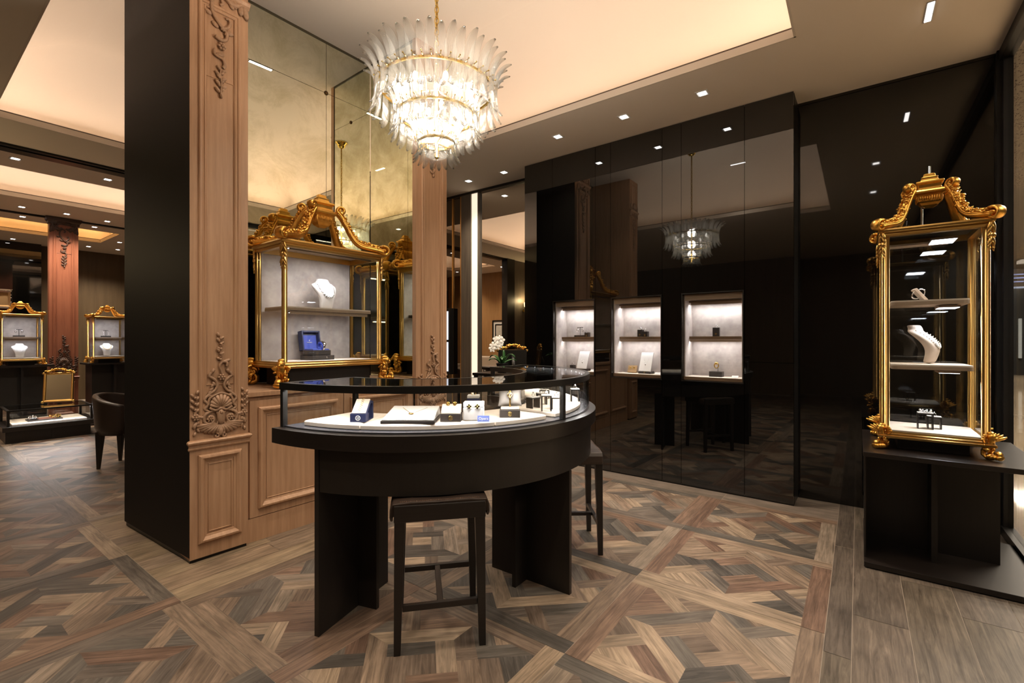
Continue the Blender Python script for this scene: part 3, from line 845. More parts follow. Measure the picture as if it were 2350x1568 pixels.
def lamp_bar(V, x0,x1,y0,y1,z, power, col=COOL, name='lamp_bar', lip=True):
    m = M(); m.box(x0,x1,y0,y1,z,z+.012)
    if lip: m.box(x0,x1,y0-.004,y0-.0002,z-.009,z+.012)
    b = obj(name, m, shelfw, V)
    m = M(); m.box(x0+.004,x1-.004,y0+.003,y1-.003,z-.0015,z); obj('led_strip', m, ledc_m, b)
    o = area('case_light',(0,0,0),(0,0,0),x1-x0,y1-y0,power*.72,col); o.parent = V; o.location = ((x0+x1)/2,(y0+y1)/2,z-.003)
# large vitrine on the cabinet
VA_L = blk(.973,.335,.9265)
VA = vitrine('gilt_vitrine', VA_L, FI, .795, .43, 0, .135, 1.005, 1.43, 'large gilt-framed glass vitrine with scrolled crown on the oak cabinet',
    [(-.355,.335,-.165,.165,.555)], suede, fs=1.0, asc=1.25, wing=.6, post=.019)
lamp_bar(VA,-.33,.33,-.16,-.13,.955,5.5,(1,.96,.93)); lamp_bar(VA,-.32,.30,-.15,-.125,.512,3.4,(1,.96,.93))
# pedestal and tower vitrine by the shop window
PD = empty('display_pedestal',(3.235,-.03,0),0,'dark wood pedestal under the tall gilt vitrine by the shop window','pedestal')
m = M(); m.box(-.02,.76,-.70,.005,.006,.034); obj('base_plate', m, espresso, PD, bevel=.002)
m = M(); m.box(-.01,.74,-.68,-.006,.0,.006); obj('glide', m, blackmet, PD)
m = M(); m.box(-.02,.78,-.70,.01,.610,.636); obj('top_plate', m, espresso, PD, bevel=.002)
m = M(); m.box(.36,.74,-.585,-.005,.034,.610); obj('body', m, darkwood, PD)
m = M(); m.box(.18,.36,-.316,-.29,.034,.610); obj('fin', m, darkwood, PD)
m = M(); m.box(.05,.36,-.004,.004,.034,.610); obj('side_panel', m, darkwood, PD)
VT = vitrine('gilt_vitrine',(3.575,-.325,.637),-PI/2+PI*0,.445,.42,0,.070,1.235,1.565,'tall narrow gilt tower vitrine with three lit levels on the dark pedestal',
    [(-.175,.155,-.13,.15,.835),(-.175,.165,-.16,.16,.475)], None, fs=1.45, asc=1.02, wing=1.25, post=.021, rod=True)
lamp_bar(VT,.0,.11,-.10,.06,1.165,4.5,lip=False); lamp_bar(VT,.03,.12,-.10,.06,.790,1.6,lip=False); lamp_bar(VT,.03,.12,-.10,.06,.43,1.6,lip=False)
m = M(); m.box(-.20,.10,.10,.19,1.178,1.19); obj('lamp_housing', m, shelfw, VT)

# ------------------------------------------------------------------ jewellery displays
def bust(loc, rz, label, jm, style='chain', s=1.0, fabric=white, lean=.06, group=None):
    B = empty('necklace_bust', loc, rz, label, 'necklace bust', group)
    m = M(); L = []
    # (z, half width, half depth, y)
    S = [(0,.052,.026,-.012),(.03,.050,.026,-.018),(.075,.055,.030,-.026),(.115,.072,.034,-.020),(.150,.092,.034,0),(.172,.097,.033,.016),(.186,.088,.032,.028),(.195,.062,.032,.032),(.203,.049,.032,.030),(.222,.045,.031,.036),(.228,.040,.028,.037)]
    for z,a,b,y in S:
        L.append([(s*a*math.copysign(abs(cos(t))**.8,cos(t)),s*(y*lean/.06+b*math.copysign(abs(sin(t))**.9,sin(t))),s*z) for t in [2*PI*i/28 for i in range(28)]])
    m.loops(L,True,True,True)
    obj('bust_form', m, fabric, B, sub=1)
    m = M(); k = 26; deep = .098 if style != 'pearls' else .075
    for i in range(k+1):
        t = PI*i/k; x = cos(t)*.062; z = .192-sin(t)**(1.0 if style!='v' else .8)*deep*(1 if style!='v' else (1-abs(cos(t)))**.4+.0)
        if style == 'v': z = .185-(1-abs(cos(t)))*.12
        # surface y at that z
        y = 0
        for q in range(len(S)-1):
            if S[q][0] <= z <= S[q+1][0]:
                f = (z-S[q][0])/(S[q+1][0]-S[q][0]); a = S[q][1]+(S[q+1][1]-S[q][1])*f
                b = S[q][2]+(S[q+1][2]-S[q][2])*f; yy = S[q][3]+(S[q+1][3]-S[q][3])*f
                y = yy*lean/.06-b*math.sqrt(max(0,1-(x/a)**2))-.003
        r = .0030 if style == 'v' else .0048
        m.ell((x*s,y*s,z*s),(r*s,r*s,r*s*1.1),7)
        if style == 'drops' and i%2: m.ell((x*s,(y-.002)*s,(z-.009)*s),(.0045*s,.004*s,.006*s),7)
    obj('necklace', m, jm, B)
    return B
def on(V, x, y, z):
    return V.matrix_basis @ Vector((x,y,z))
for V in (VA,VT): V.matrix_basis  # placed by loc/rot above
bust(on(VA,.045,.03,.5555),FI+.06,'white necklace bust with sparkling collar on the shelf of the large vitrine',silver,'drops',1.05)
def emblem(parent, loc, r, mt, rot=None):
    m = M(); m.tube([(r*cos(2*PI*i/16),0,r*sin(2*PI*i/16)) for i in range(16)],r*.13,5,close=True)
    for i in range(4):
        a = PI/2*i+PI/4; m.ell((r*.45*cos(a),0,r*.45*sin(a)),(r*.25,r*.08,r*.25),6)
    o = obj('emblem', m, mt, parent, loc)
    if rot: o.rotation_euler = rot
    return o
def watchbox():
    W = empty('watch_box', on(VA,-.02,.02,.1725), FI+.14, 'open blue watch box with a wristwatch on a dark plinth in the large vitrine','watch box')
    m = M(); m.box(-.115,.115,-.075,.075,0,.033); obj('plinth', m, boxdark, W, bevel=.002)
    emblem(W,(.035,-.0755,.016),.006,silver)
    m = M(); m.box(-.095,.095,-.055,.07,.034,.072); obj('case', m, boxdark, W, bevel=.003)
    m = M(); m.box(-.085,.085,-.046,.06,.072,.078); m.box(-.085,-.03,-.04,.055,.078,.084); m.box(.045,.085,-.04,.055,.078,.082); obj('lining', m, boxblue2, W, bevel=.002)
    TL = Matrix.Translation((0,.068,.072)) @ Matrix.Rotation(-.16,4,'X')
    m = M(); m.box(-.095,.095,.03,.045,0,.15,T=TL); m.box(-.095,-.082,-.008,.03,0,.15,T=TL); m.box(.082,.095,-.008,.03,0,.15,T=TL); m.box(-.082,.082,-.008,.03,.138,.15,T=TL)
    ld = obj('lid', m, boxblue, W, bevel=.002)
    m = M(); m.box(-.075,.075,.024,.0305,.004,.118,T=TL); obj('lid_lining', m, boxblue2, ld)
    m = M()
    m.ell(TL @ Vector((0,.0225,.078)),(.006,.002,.006),6); 
    for i in range(7): m.ell(TL @ Vector((-.024+.008*i,.0225,.062)),(.0032,.0012,.0042),5)
    obj('logo', m, cap_m, ld)
    m = M(); m.tube([(.018+.0*t,-.022+.028*cos(t),.100+.026*sin(t)) for t in [2*PI*i/20 for i in range(20)]],.012,7,((1,0,0),1.5),close=True); c = obj('watch_cushion', m, boxblue2, W)
    m = M(); m.tube([(.018,-.022+.041*cos(t),.100+.040*sin(t)) for t in [PI*.25+PI*1.1*i/14 for i in range(15)]],.0035,6,((1,0,0),3.6)); 
    m.cyl((0,0,0),.016,0,.007,16,T=Matrix.Translation((.018,-.058,.118)) @ Matrix.Rotation(1.1,4,'X')); obj('wristwatch', m, silver, W)
    W.scale = (.84,.95,1)
watchbox()

def ring_mesh(r=.010):
    m = M(); m.tube([(r*cos(2*PI*i/18),0,r+r*sin(2*PI*i/18)) for i in range(18)],.0017,6,close=True)
    m.ell((0,0,2*r+.004),(.005,.005,.004),8); return m
def ring_block(loc, rz, w, h, label, cat='ring stand', mt=boxdark, group=None, logo=True):
    R = empty('ring_stand', loc, rz, label, cat, group)
    m = M(); m.box(-w/2,w/2,-w/2,w/2,0,h); obj('block', m, mt, R, bevel=.0015)
    obj('ring', ring_mesh(), silver, R, (0,0,h-.002))
    if logo: emblem(R,(0,-w/2-.0005,h*.28),.007,jgold)
    return R
def neck_board(loc, rz, label, group=None):
    R = empty('necklace_stand', loc, rz, label, 'necklace stand', group)
    m = M(); m.box(-.058,.058,-.04,.055,0,.022); obj('base', m, boxdark, R, bevel=.0015)
    emblem(R,(0,-.0405,.011),.006,jgold)
    T = Matrix.Translation((0,-.038,.023)) @ Matrix.Rotation(-.42,4,'X')
    m = M(); m.box(-.058,.058,0,.012,0,.19,T=T); obj('board', m, white, R, bevel=.003)
    m = M()
    for i in range(21):
        t = PI*i/20; p = T @ Vector((cos(t)*.022,-.002,.125-sin(t)*.055*(1-.4*abs(cos(t))))); m.ell(p,(.0013,.0013,.0016),5)
    m.ell(T @ Vector((0,-.003,.064)),(.006,.003,.008),8)
    obj('necklace', m, silver, R); return R
def t_stand(loc, rz, label, drop='pear', group=None):
    R = empty('earring_stand', loc, rz, label, 'earring stand', group)
    m = M(); m.box(-.055,.055,-.03,.03,0,.018); obj('base', m, boxdark, R, bevel=.0015)
    m = M(); m.cyl((0,0,0),.003,.018,.098,8); m.box(-.032,.032,-.003,.003,.096,.101); obj('t_bar', m, blackmet, R)
    for sx in (-1,1):
        m = M()
        if drop == 'pear':
            m.ell((sx*.030,-.005,.092),(.005,.003,.005),7); m.tube([(sx*.030+.009*cos(t),-.005,.068+.013*sin(t)) for t in [2*PI*i/14 for i in range(14)]],.0028,5,close=True)
        else:
            for i in range(7): m.ell((sx*.030,-.005,.094-.010*i),(.0045,.004,.005),7)
        obj('earring', m, silver, R)
    return R
def price_tag(loc, rz, label, mt=tagblue, w=.05, h=.03, group=None):
    T = Matrix.Rotation(-.9,4,'X')
    m = M(); m.box(-w/2,w/2,0,.003,0,h,T=T); m.box(-w/2,w/2,0,h*.7,0,.002)
    return obj('price_tag', m, mt, None, loc, rz, label=label, cat='label card', group=group)
# niches in the black wall
for k,((q0,q1),lab) in enumerate(zip(NICHE,('nearest the shop window','in the middle of the three','partly behind the curved counter'))):
    N = empty('niche_showcase', TB @ Vector((th+.004,(q0+q1)/2,0)), BROT-PI/2, 'lit suede-lined showcase niche in the black wall, '+lab, 'showcase', 'showcase niches in the black wall')
    w = (q1-q0); a = w/2; z0,z1 = NZ0,NZ1; dp = .24       # local x along the wall, +y into the wall
    m = M(); m.box(-a+.012,a-.012,.20,.21,z0+.01,z1-.01); m.box(-a+.002,-a+.012,0,.21,z0+.002,z1-.002); m.box(a-.012,a-.002,0,.21,z0+.002,z1-.002)
    obj('lining', m, suede, N)
    m = M(); m.box(-a+.002,a-.002,-.002,.21,z1-.012,z1-.002); m.box(-a+.012,a-.012,-.002,.012,z1-.05,z1-.012); obj('ceiling_board', m, shelfw, N)
    m = M(); m.box(-a+.002,a-.002,.002,.21,z0+.002,z0+.03); obj('display_floor', m, cream, N)
    m = M(); m.box(-a+.002,a-.002,-.006,.002,z0+.002,z0+.030); obj('front_lip', m, shelfbr, N)
    m = M(); m.box(-a+.0125,a-.0125,.105,.199,1.255,1.279); s = obj('shelf', m, shelfbr, N, bevel=.001)
    m = M()
    m.frame(-a-.010,a+.010,z0-.010,z1+.010,[(0,.03),(0,.04),(.008,.04),(.010,.03)])
    obj('frame', m, mat('frame_black',(.008,.007,.006),.25) if k==0 else D.materials['frame_black'], N)
    m = M(); m.box(-a+.014,a-.014,-.022,-.018,z0+.002,z1-.002); obj('glass_pane', m, glass, N)
    lamp_bar(N,-a+.03,a-.02,.10,.135,z1-.075,1.7,(1,.95,.92)); 
    lamp_bar(N,-a+.02,a-.02,.108,.125,1.2415,1.2,(1,.95,.92),'shelf_lamp')
    m = M(); m.box(-a+.0125,a-.0125,.10,.199,z1-.062,z1-.05); obj('lamp_shelf', m, shelfbr, N)
def nic(k, f, y, z):         # point in niche k: f along the opening, near end 0
    q0,q1 = NICHE[k]; return TB @ Vector((th+.004+y, q0+(q1-q0)*f, z))
RZ = BROT-PI/2
ZSH, ZFL = 1.2795, NZ0+.0305
ring_block(nic(0,.52,.15,ZSH),RZ+.1,.052,.075,'tall black ring block alone on the shelf of the showcase nearest the shop window')
W2 = empty('watch_stand', nic(0,.50,.12,ZFL), RZ, 'black block with a gold bangle on a pin in the showcase nearest the shop window','jewellery stand')
m = M(); m.box(-.052,.052,-.035,.035,0,.045); obj('block', m, boxdark, W2, bevel=.0015)
m = M(); m.cyl((.012,0,0),.002,.045,.09,6); obj('pin', m, blackmet, W2)
m = M(); m.tube([(0+.017*cos(t),.0,.095+.022*sin(t)) for t in [2*PI*i/18 for i in range(18)]],.0045,6,((0,1,0),1.8),close=True); m.ell((-.002,-.008,.112),(.011,.006,.012),8); obj('bangle', m, jgold, W2)
price_tag(nic(0,.16,.045,ZFL),RZ,'small pale card on the floor of the showcase nearest the shop window',cap_m)
ring_block(nic(1,.555,.15,ZSH),RZ,.048,.065,'taller of two black ring blocks on the middle showcase shelf')
ring_block(nic(1,.435,.135,ZSH),RZ,.046,.048,'shorter of two black ring blocks on the middle showcase shelf')
E1 = empty('earring_card', nic(1,.70,.10,ZFL+.0055), RZ, 'tan earring wedge beside the white necklace board in the middle showcase','earring stand')
m = M(); T = Matrix.Rotation(-.35,4,'X'); m.box(-.045,.045,0,.012,0,.07,T=T); m.box(-.045,.045,.0,.045,0,.012); obj('wedge', m, mat('tan_suede',(.42,.28,.15),.7), E1, bevel=.002)
m = M()
for sx in (-1,1):
    m.ell(T @ Vector((sx*.018,-.004,.045)),(.011,.004,.008),8)
obj('earring', m, jgold, E1)
neck_board(nic(1,.40,.10,ZFL),RZ,'white sloping necklace board in the middle showcase')
price_tag(nic(1,.13,.045,ZFL),RZ,'small pale card on the floor of the middle showcase',cap_m)
t_stand(nic(2,.55,.15,ZSH),RZ,'black T stand with pear drop earrings on the shelf of the showcase behind the counter')
ring_block(nic(2,.37,.15,ZSH),RZ,.045,.045,'black ring block beside the T stand in the showcase behind the counter')
ring_block(nic(2,.68,.10,ZFL),RZ,.045,.055,'black ring block beside the necklace board in the showcase behind the counter')
neck_board(nic(2,.42,.10,ZFL),RZ,'white sloping necklace board in the showcase behind the counter')
price_tag(nic(2,.13,.045,ZFL),RZ,'small pale card on the floor of the showcase behind the counter',cap_m)
# tower vitrine contents
BT = empty('bangle_ramp', on(VT,-.035,.02,.8355), -PI/2+.2, 'taupe ramp with a sparkling bracelet on the top shelf of the tower vitrine','bracelet stand')
m = M(); T = Matrix.Translation((-.02,0,.002)) @ Matrix.Rotation(.62,4,'Y') @ Matrix.Translation((0,0,0))
T = Matrix.Translation((0.02,0,.004)) @ Matrix.Rotation(-.65,4,'Y')
m.box(-.008,.008,-.03,.03,0,.085,T=T); m.box(0,.04,-.03,.03,0,.006); obj('ramp', m, shelfw, BT, bevel=.002)
m = M(); m.tube([T @ Vector((.034*cos(t),.0,.05+.022*sin(t))) for t in [2*PI*i/20 for i in range(20)]],.0035,6,((0,1,0),2.5),close=True); obj('bracelet', m, silver, BT)
bust(on(VT,-.015,.03,.4755),-PI/2+1.25,'cream bust seen in profile on the middle shelf of the tower vitrine',silver,'chain',.98,mat('bust_taupe',(.60,.50,.42),.8),.085)
def bridge(loc, rz, w, h, d, label, jew='ring', cat='ring stand', group=None, mt=blackmet):
    R = empty('bridge_stand', loc, rz, label, cat, group)
    t = .006
    m = M(); m.box(-w/2,-w/2+t,-d/2,d/2,0,h); m.box(w/2-t,w/2,-d/2,d/2,0,h); m.box(-w/2,w/2,-d/2,d/2,h-t,h); obj('bridge', m, mt, R, bevel=.001)
    m = M(); m.box(-w/2+.001,w/2-.001,-d/2+.001,d/2-.001,h,h+.004); obj('top_pad', m, white, R)
    if jew == 'ring':
        m = M(); rr = ring_mesh(.009); m.add(rr.v, rr.f, True); q = obj('ring', m, silver, R, (0,0,h+.003))
    else:
        m = M(); rnd = random.Random(5)
        for i in range(16): m.ell((rnd.uniform(-w*.35,w*.4),rnd.uniform(-d*.3,d*.3),h+.008+rnd.uniform(0,.010)),(.006,.005,.005),6)
        obj('brooch', m, silver, R)
    return R
bridge(on(VT,-.020,-.03,.1075),-PI/2,.070,.088,.05,'taller black bridge stand with a sparkling brooch on the floor of the tower vitrine','brooch')
bridge(on(VT,.022,.005,.1075),-PI/2,.062,.066,.05,'lower black bridge stand nested beside the brooch in the tower vitrine','ring')

# ------------------------------------------------------------------ curved counter
CC = (2.014,2.09); A0, A1 = PI, 2*PI
RG, RI, RL = .945, .55, .978
CT = empty('curved_counter',(CC[0],CC[1],0),0,'black half-ring jewellery counter with a glass display case on top','counter')
Z0 = (0,0)
m = M(); m.ring(RI-.03,RL,.795,.86,A0,A1,Z0,72); obj('countertop', m, espresso, CT, bevel=.003)
m = M(); m.ring(RI+.03,RL-.028,.609,.7945,math.radians(196.4),math.radians(344.2),Z0,72); obj('apron', m, darkwood, CT)
for ang in (195.6,270.4,345):
    a = math.radians(ang); T = Matrix.Rotation(a,4,'Z')
    m = M(); m.box(.47,.953,-.011,.011,0,.608 if ang == 270.4 else .7945,T=T); m.box(.68,.70,-.112,.112,0,.6085,T=T)
    obj('leg_panel', m, darkwood, CT)
# top rim: outer, inner and end bars
m = M()
m.ring(RG-.028,RG,1.028,1.058,A0,A1,Z0,72); m.ring(RI,RI+.022,1.028,1.058,A0,A1,Z0,48)
for sx in (-1,1):
    x0,x1 = sorted((sx*RI,sx*RG)); m.box(x0,x1,-.022,0,1.028,1.058)
obj('top_rim', m, blackmet, CT)
m = M(); m.ring(RI+.020,RG-.026,1.050,1.0575,A0+.012,A1-.012,Z0,72); obj('glass_top', m, glasstop, CT)
def arcpt(r,deg): a = math.radians(deg); return (r*cos(a),r*sin(a))
for r,deg in ((RG-.013,181.0),(RG-.013,268),(RG-.013,359),(RI+.011,181.8),(RI+.011,268),(RI+.011,358.2)):
    x,y = arcpt(r,deg); T = Matrix.Translation((x,y,0)) @ Matrix.Rotation(math.radians(deg),4,'Z')
    m = M(); m.box(-.011,.011,-.0105,.0105,.86,1.0285,T=T); obj('post', m, blackmet, CT)
m = M(); m.ring(RG-.010,RG-.004,.8605,1.0285,A0,A1,Z0,72); obj('front_glass', m, glass, CT)
m = M(); m.ring(RI+.006,RI+.012,.8605,1.0285,A0,A1,Z0,48); obj('inner_glass', m, glass, CT)
for sx in (-1,1):
    x0,x1 = sorted((sx*(RI+.03),sx*(RG-.03))); m = M(); m.box(x0,x1,-.012,-.006,.8605,1.0285); obj('end_glass', m, glass, CT)
m = M(); m.ring(RI+.02,RG-.012,.8601,.866,A0+.02,A1-.02,Z0,72); obj('case_floor', m, mat('pale_base',(.05,.05,.058),.25), CT)
# LED line under the rims with small visible diodes
m = M()
for i in range(30):
    x,y = arcpt(RG-.045,184+172*i/29); m.cyl((x,y,0),.0035,1.0405,1.0495,8)
obj('diode_strip', m, emit('diode',(.95,.97,1),10), CT)
for i in range(7):
    deg = 190+160*i/6; x,y = arcpt(RG-.048,deg)
    o = area('counter_light',(0,0,0),(0,0,0),.34,.012,1.9,(1,.95,.90)); o.parent = CT; o.location = (x,y,1.040)
    o.rotation_euler = Matrix.Rotation(math.radians(deg)+PI/2,3,'Z').to_euler(); o.rotation_euler.rotate_axis('X',-.35)
def cushion(d0,d1,label):
    m = M(); n = 20; L = []
    for ins,z in ((0.006,.8665),(0,.870),(0,.885),(.004,.890),(.012,.893)):
        r0,r1 = RI+.045+ins, RG-.055-ins; e = math.degrees(ins/.75)
        P = [(r1*cos(t),r1*sin(t)) for t in [math.radians(d0+e+(d1-d0-2*e)*i/n) for i in range(n+1)]]
        P += [(r0*cos(t),r0*sin(t)) for t in [math.radians(d1-e-(d1-d0-2*e)*i/n) for i in range(n+1)]]
        L.append([(x,y,z) for x,y in P])
    m.loops(L,False,True,True)
    return obj('display_cushion', m, cream, None, (CC[0],CC[1],0), label=label, cat='display cushion', group='suede cushions lining the counter case')
cushion(186.5,205.8,'wedge-shaped cream cushion at the counter end under the chain bracelet stand')
cushion(206.2,243.6,'cream cushion in the counter carrying the necklace tray and earring boxes')
cushion(244,263,'cream cushion in the counter under the brown pillow box')
cushion(268,312,'cream cushion in the counter under the black ring bridges')
cushion(313,355,'cream cushion in the far arm of the curved counter')
ZP = .8935
def cpt(r,deg,z=ZP): x,y = arcpt(r,deg); return (CC[0]+x,CC[1]+y,z)
def face(deg): return math.radians(deg)+PI/2            # local -y looks outwards
# bracelet stand
a = 203.5; B = empty('bracelet_stand', cpt(.815,a), -.934, 'navy box with a gold chain bracelet on its white slope','bracelet stand')
m = M(); m.box(-.034,.034,-.045,-.0,0,.036); m.box(-.034,.034,.0,.07,0,.004)
m.loops([[(x,-.03,.037),(x,.035,.085),(x,.068,.078),(x,.072,.004),(x,.06,.004),(x,.058,.068),(x,.03,.074),(x,-.02,.034)] for x in (-.034,.034)],False,True,True)
obj('box', m, boxblue, B, bevel=.001); emblem(B,(0,-.0455,.018),.010,cap_m)
m = M(); m.loops([[(x,-.032,.0375),(x,.034,.087),(x,.034,.091),(x,-.036,.0385)] for x in (-.030,.030)],False,True,True); obj('slope_pad', m, cream, B)
m = M()
for i in range(15): f = i/14; m.ell((.003*(-1)**i,-.026+.062*f,.045+.047*f),(.0035,.002,.0035),5)
obj('bracelet', m, jgold, B)
# necklace tray
a = 219.5; B = empty('necklace_tray', cpt(.765,a), -.934, 'wide white necklace tray with a fine gold pendant chain','necklace tray')
m = M(); m.box(-.115,.115,-.115,.085,0,.012); obj('base', m, boxdark, B, bevel=.001)
m = M(); m.loops([[(-.11,-.11,.0125),(.11,-.11,.0125),(.11,.08,.0125),(-.11,.08,.0125)],[(-.11,-.11,.018),(.11,-.11,.018),(.105,.08,.05),(-.105,.08,.05)]],False,True,True); obj('pad', m, white, B, bevel=.003)
m = M()
for i in range(41):
    f = i/40*2-1; y = .045-.085*(1-abs(f)); m.ell((f*.055,y,.0195+.032*(y+.11)/.19),(.0014,.0014,.0012),5)
for i in range(7): m.ell((.007*cos(i),-.045+.006*sin(i),.033),(.005,.005,.003),6)
obj('pendant_chain', m, jgold, B)
# earring box with pearl-like studs
a = 231.6; B = empty('earring_box', cpt(.83,a), -.934, 'dark box holding a pair of round gold stud earrings','earring box')
m = M(); m.box(-.045,.045,-.03,.035,0,.034); obj('base', m, boxdark, B, bevel=.0015); emblem(B,(0,-.0305,.017),.009,jgold)
m = M(); m.loops([[(x,-.026,.0345),(x,.032,.0345),(x,.032,.070),(x,.014,.072),(x,-.024,.045)] for x in (-.042,.042)],False,True,True); obj('pad', m, cream, B, bevel=.002)
for sx in (-1,1):
    m = M(); m.tube([(sx*.015+.0065*cos(t),.002,.075+.0065*sin(t)) for t in [2*PI*i/14 for i in range(14)]],.003,6,close=True); m.ell((sx*.015,0,.075),(.004,.003,.004),7); obj('stud_earring', m, jgold, B)
# flower earring box
a = 238.6; B = empty('earring_box', cpt(.83,a), -.934, 'white suede box with a pair of black and gold flower earrings','earring box')
m = M(); m.box(-.045,.045,-.035,.035,0,.058); obj('base', m, white, B, bevel=.004)
m = M(); m.box(-.045,.045,-.030,.035,.0585,.080); obj('lid_pad', m, white, B, bevel=.003)
for sx in (-1,1):
    m = M()
    for i in range(4):
        t = PI/2*i; m.ell((sx*.018+.0055*cos(t),-.040,.064+.0055*sin(t)),(.0045,.002,.0045),7)
    e = obj('flower_earring', m, onyx, B)
    m = M()
    for i in range(4):
        t = PI/2*i
        m.tube([(sx*.018+.0055*cos(t)+.005*cos(q),-.0405,.064+.0055*sin(t)+.005*sin(q)) for q in [2*PI*j/10 for j in range(10)]],.001,5,close=True)
    obj('gold_edge', m, jgold, e)
# blue ring box behind
a = 243; B = empty('ring_box', cpt(.665,a), -.934, 'navy ring box with a gold flower ring behind the flower earrings','ring box')
m = M(); m.box(-.03,.03,-.03,.03,0,.075); obj('base', m, boxblue, B, bevel=.001)
m = M(); m.box(-.029,.029,-.029,.029,.0755,.090); obj('pad', m, white, B, bevel=.003)
m = M(); rr = ring_mesh(.011); m.add(rr.v,rr.f,True)
for i in range(4): t = PI/2*i; m.ell((.006*cos(t),-.003,.024+.006*sin(t)),(.006,.002,.006),6)
obj('ring', m, jgold, B, (0,0,.088))
# card with the collection name
a = 238.3; T0 = -.934
TG = empty('name_card', cpt(.898,240.0,.8935), T0, 'small blue card reading Opera in front of the flower earrings','label card')
Tt = Matrix.Rotation(-.25,4,'X')
m = M(); m.box(-.026,.026,0,.002,0,.026,T=Tt); obj('card', m, tagblue, TG)
def lettering(txt, size, mt, parent, loc, rot, name='lettering'):
    cu = D.curves.new(name,'FONT'); cu.body = txt; cu.size = size; cu.align_x = 'CENTER'; cu.align_y = 'CENTER'; cu.extrude = .0002; cu.resolution_u = 3
    o = D.objects.new(name,cu); COL.objects.link(o)
    bpy.context.view_layer.update()
    me = D.meshes.new_from_object(o.evaluated_get(bpy.context.evaluated_depsgraph_get()))
    D.objects.remove(o)
    me.materials.clear(); me.materials.append(mt)
    q = D.objects.new(name,me); COL.objects.link(q); q.parent = parent; q.location = loc; q.rotation_euler = rot
    return q
lettering('Opera', .016, cap_m, TG, Tt @ Vector((0,-.0006,.013)), (PI/2-.25,0,0))
# brown box with pillow
a = 251.5; B = empty('pillow_box', cpt(.825,a), -.934, 'brown box with a grey pillow wearing a gold bracelet watch','bracelet stand')
m = M(); m.box(-.047,.047,-.045,-.005,0,.034); m.loops([[(x,-.005,.0),(x,-.005,.033),(x,.06,.07),(x,.06,0)] for x in (-.047,-.040)],False,True,True); m.box(-.047,.047,-.005,.06,0,.006); obj('box', m, boxdark, B, bevel=.0012); emblem(B,(0,-.0455,.017),.009,jgold)
m = M(); m.box(-.042,.042,-.035,.02,.0345,.046); obj('pad', m, cream, B, bevel=.004)
m = M(); L = []
n = 20
Tp = Matrix.Translation((0,.0,.092)) @ Matrix.Rotation(-.25,4,'X')
v = []; f = []
N1 = 15
for side in (-1,1):
    for i in range(N1):
        for j in range(N1):
            x,z = i/(N1-1)*2-1, j/(N1-1)*2-1
            b = max(0,(1-x*x)*(1-z*z))**.45
            pin = 1-.10*(1-x*x)*abs(z)**3-.0
            pn2 = 1-.10*(1-z*z)*abs(x)**3
            w = .022*math.exp(-(x/.22)**2)*.5
            v.append(Tp @ Vector((x*.055*pn2, side*(.024*b-w*b*(1 if side<0 else 0)), z*.045*pin)))
for s_ in range(2):
    o = s_*N1*N1
    for i in range(N1-1):
        for j in range(N1-1):
            q = (o+i*N1+j,o+(i+1)*N1+j,o+(i+1)*N1+j+1,o+i*N1+j+1)
            f.append(q if s_==0 else q[::-1])
m.add(v,f,True); obj('pillow', m, pillowm, B)
m = M(); m.tube([Tp @ Vector((0,-.029*abs(cos(t)) if cos(t)>0 else .024,.050*sin(t))) for t in [-PI*.5+PI*i/18 for i in range(19)]],.0032,6,((1,0,0),1.3)); m.tube([Tp @ Vector((.012*cos(t),-.030,.004+.015*sin(t))) for t in [PI/2*i for i in range(4)]],.003,6,close=True); obj('bracelet', m, jgold, B)
# ring bridges
for k,(r,deg,w,h,tw,lab) in enumerate(((.83,268.6,.052,.078,.0,'tallest black ring bridge in the counter, beside the corner post'),(.84,274.4,.050,.060,-.1,'low black ring bridge in the counter just past the corner post'),
        (.72,272,.060,.055,.75,'angled black ring bridge behind the tallest one'),(.70,284,.055,.06,.2,'black ring bridge with a low ring at the back of the far cushion'),(.86,297,.05,.07,0,'black ring bridge on the far cushion near the curved glass'),(.68,306,.06,.05,0,'black ring bridge at the end of the far cushion'))):
    bridge(cpt(r,deg),-.934+tw,w,h,.045,lab)

# ------------------------------------------------------------------ stools
def stool():
    S = empty('counter_stool',(0,0,0),0)
    for sx in (-1,1):
        for sy in (-1,1):
            m = M(); x,y = sx*.160,sy*.160
            m.taper((x+sx*.010,y+sy*.010,0),(x,y,.56),(.0135,.0135),(.021,.021)); obj('leg', m, espresso, S, bevel=.002)
    m = M(); m.box(-.183,.183,-.183,.183,.525,.592); obj('seat_frame', m, espresso, S, bevel=.003)
    # leather saddle: draped over both sides
    m = M(); L = []
    prof = [(x,z+.0155) for x,z in [(-.196,.515),(-.200,.530),(-.199,.562),(-.188,.582),(-.12,.589),(0,.586),(.12,.589),(.188,.582),(.199,.562),(.200,.530),(.196,.515),(.187,.515),(.187,.5775),(0,.578),(-.187,.5775),(-.187,.515)]]
    m.loops([[(x,y,z) for x,z in prof] for y in (-.178,.178)],False,True,True); obj('seat', m, leather, S, bevel=.004)
    m = M()
    for y in (-.170,.170):
        for i in range(40): m.box(-.16+.008*i,-.156+.008*i,y-.0008,y+.0008,.603,.6057)
    obj('stitching', m, mat('thread',(.2,.12,.08),.7), S)
    m = M(); m.box(-.15,.15,-.172,-.152,.165,.19); m.box(-.15,.15,.152,.172,.165,.19); m.box(-.012,.012,-.152,.152,.167,.188); obj('stretcher', m, espresso, S, bevel=.002)
    return S
S1 = stool()
def place_stool(o,deg,r,label):
    a = math.radians(deg); o.location = (CC[0]+r*cos(a),CC[1]+r*sin(a),0); o.rotation_euler = (0,0,a+PI/2)
    tag(o,label,'stool','leather stools at the counter')
S2 = copy_tree(S1)
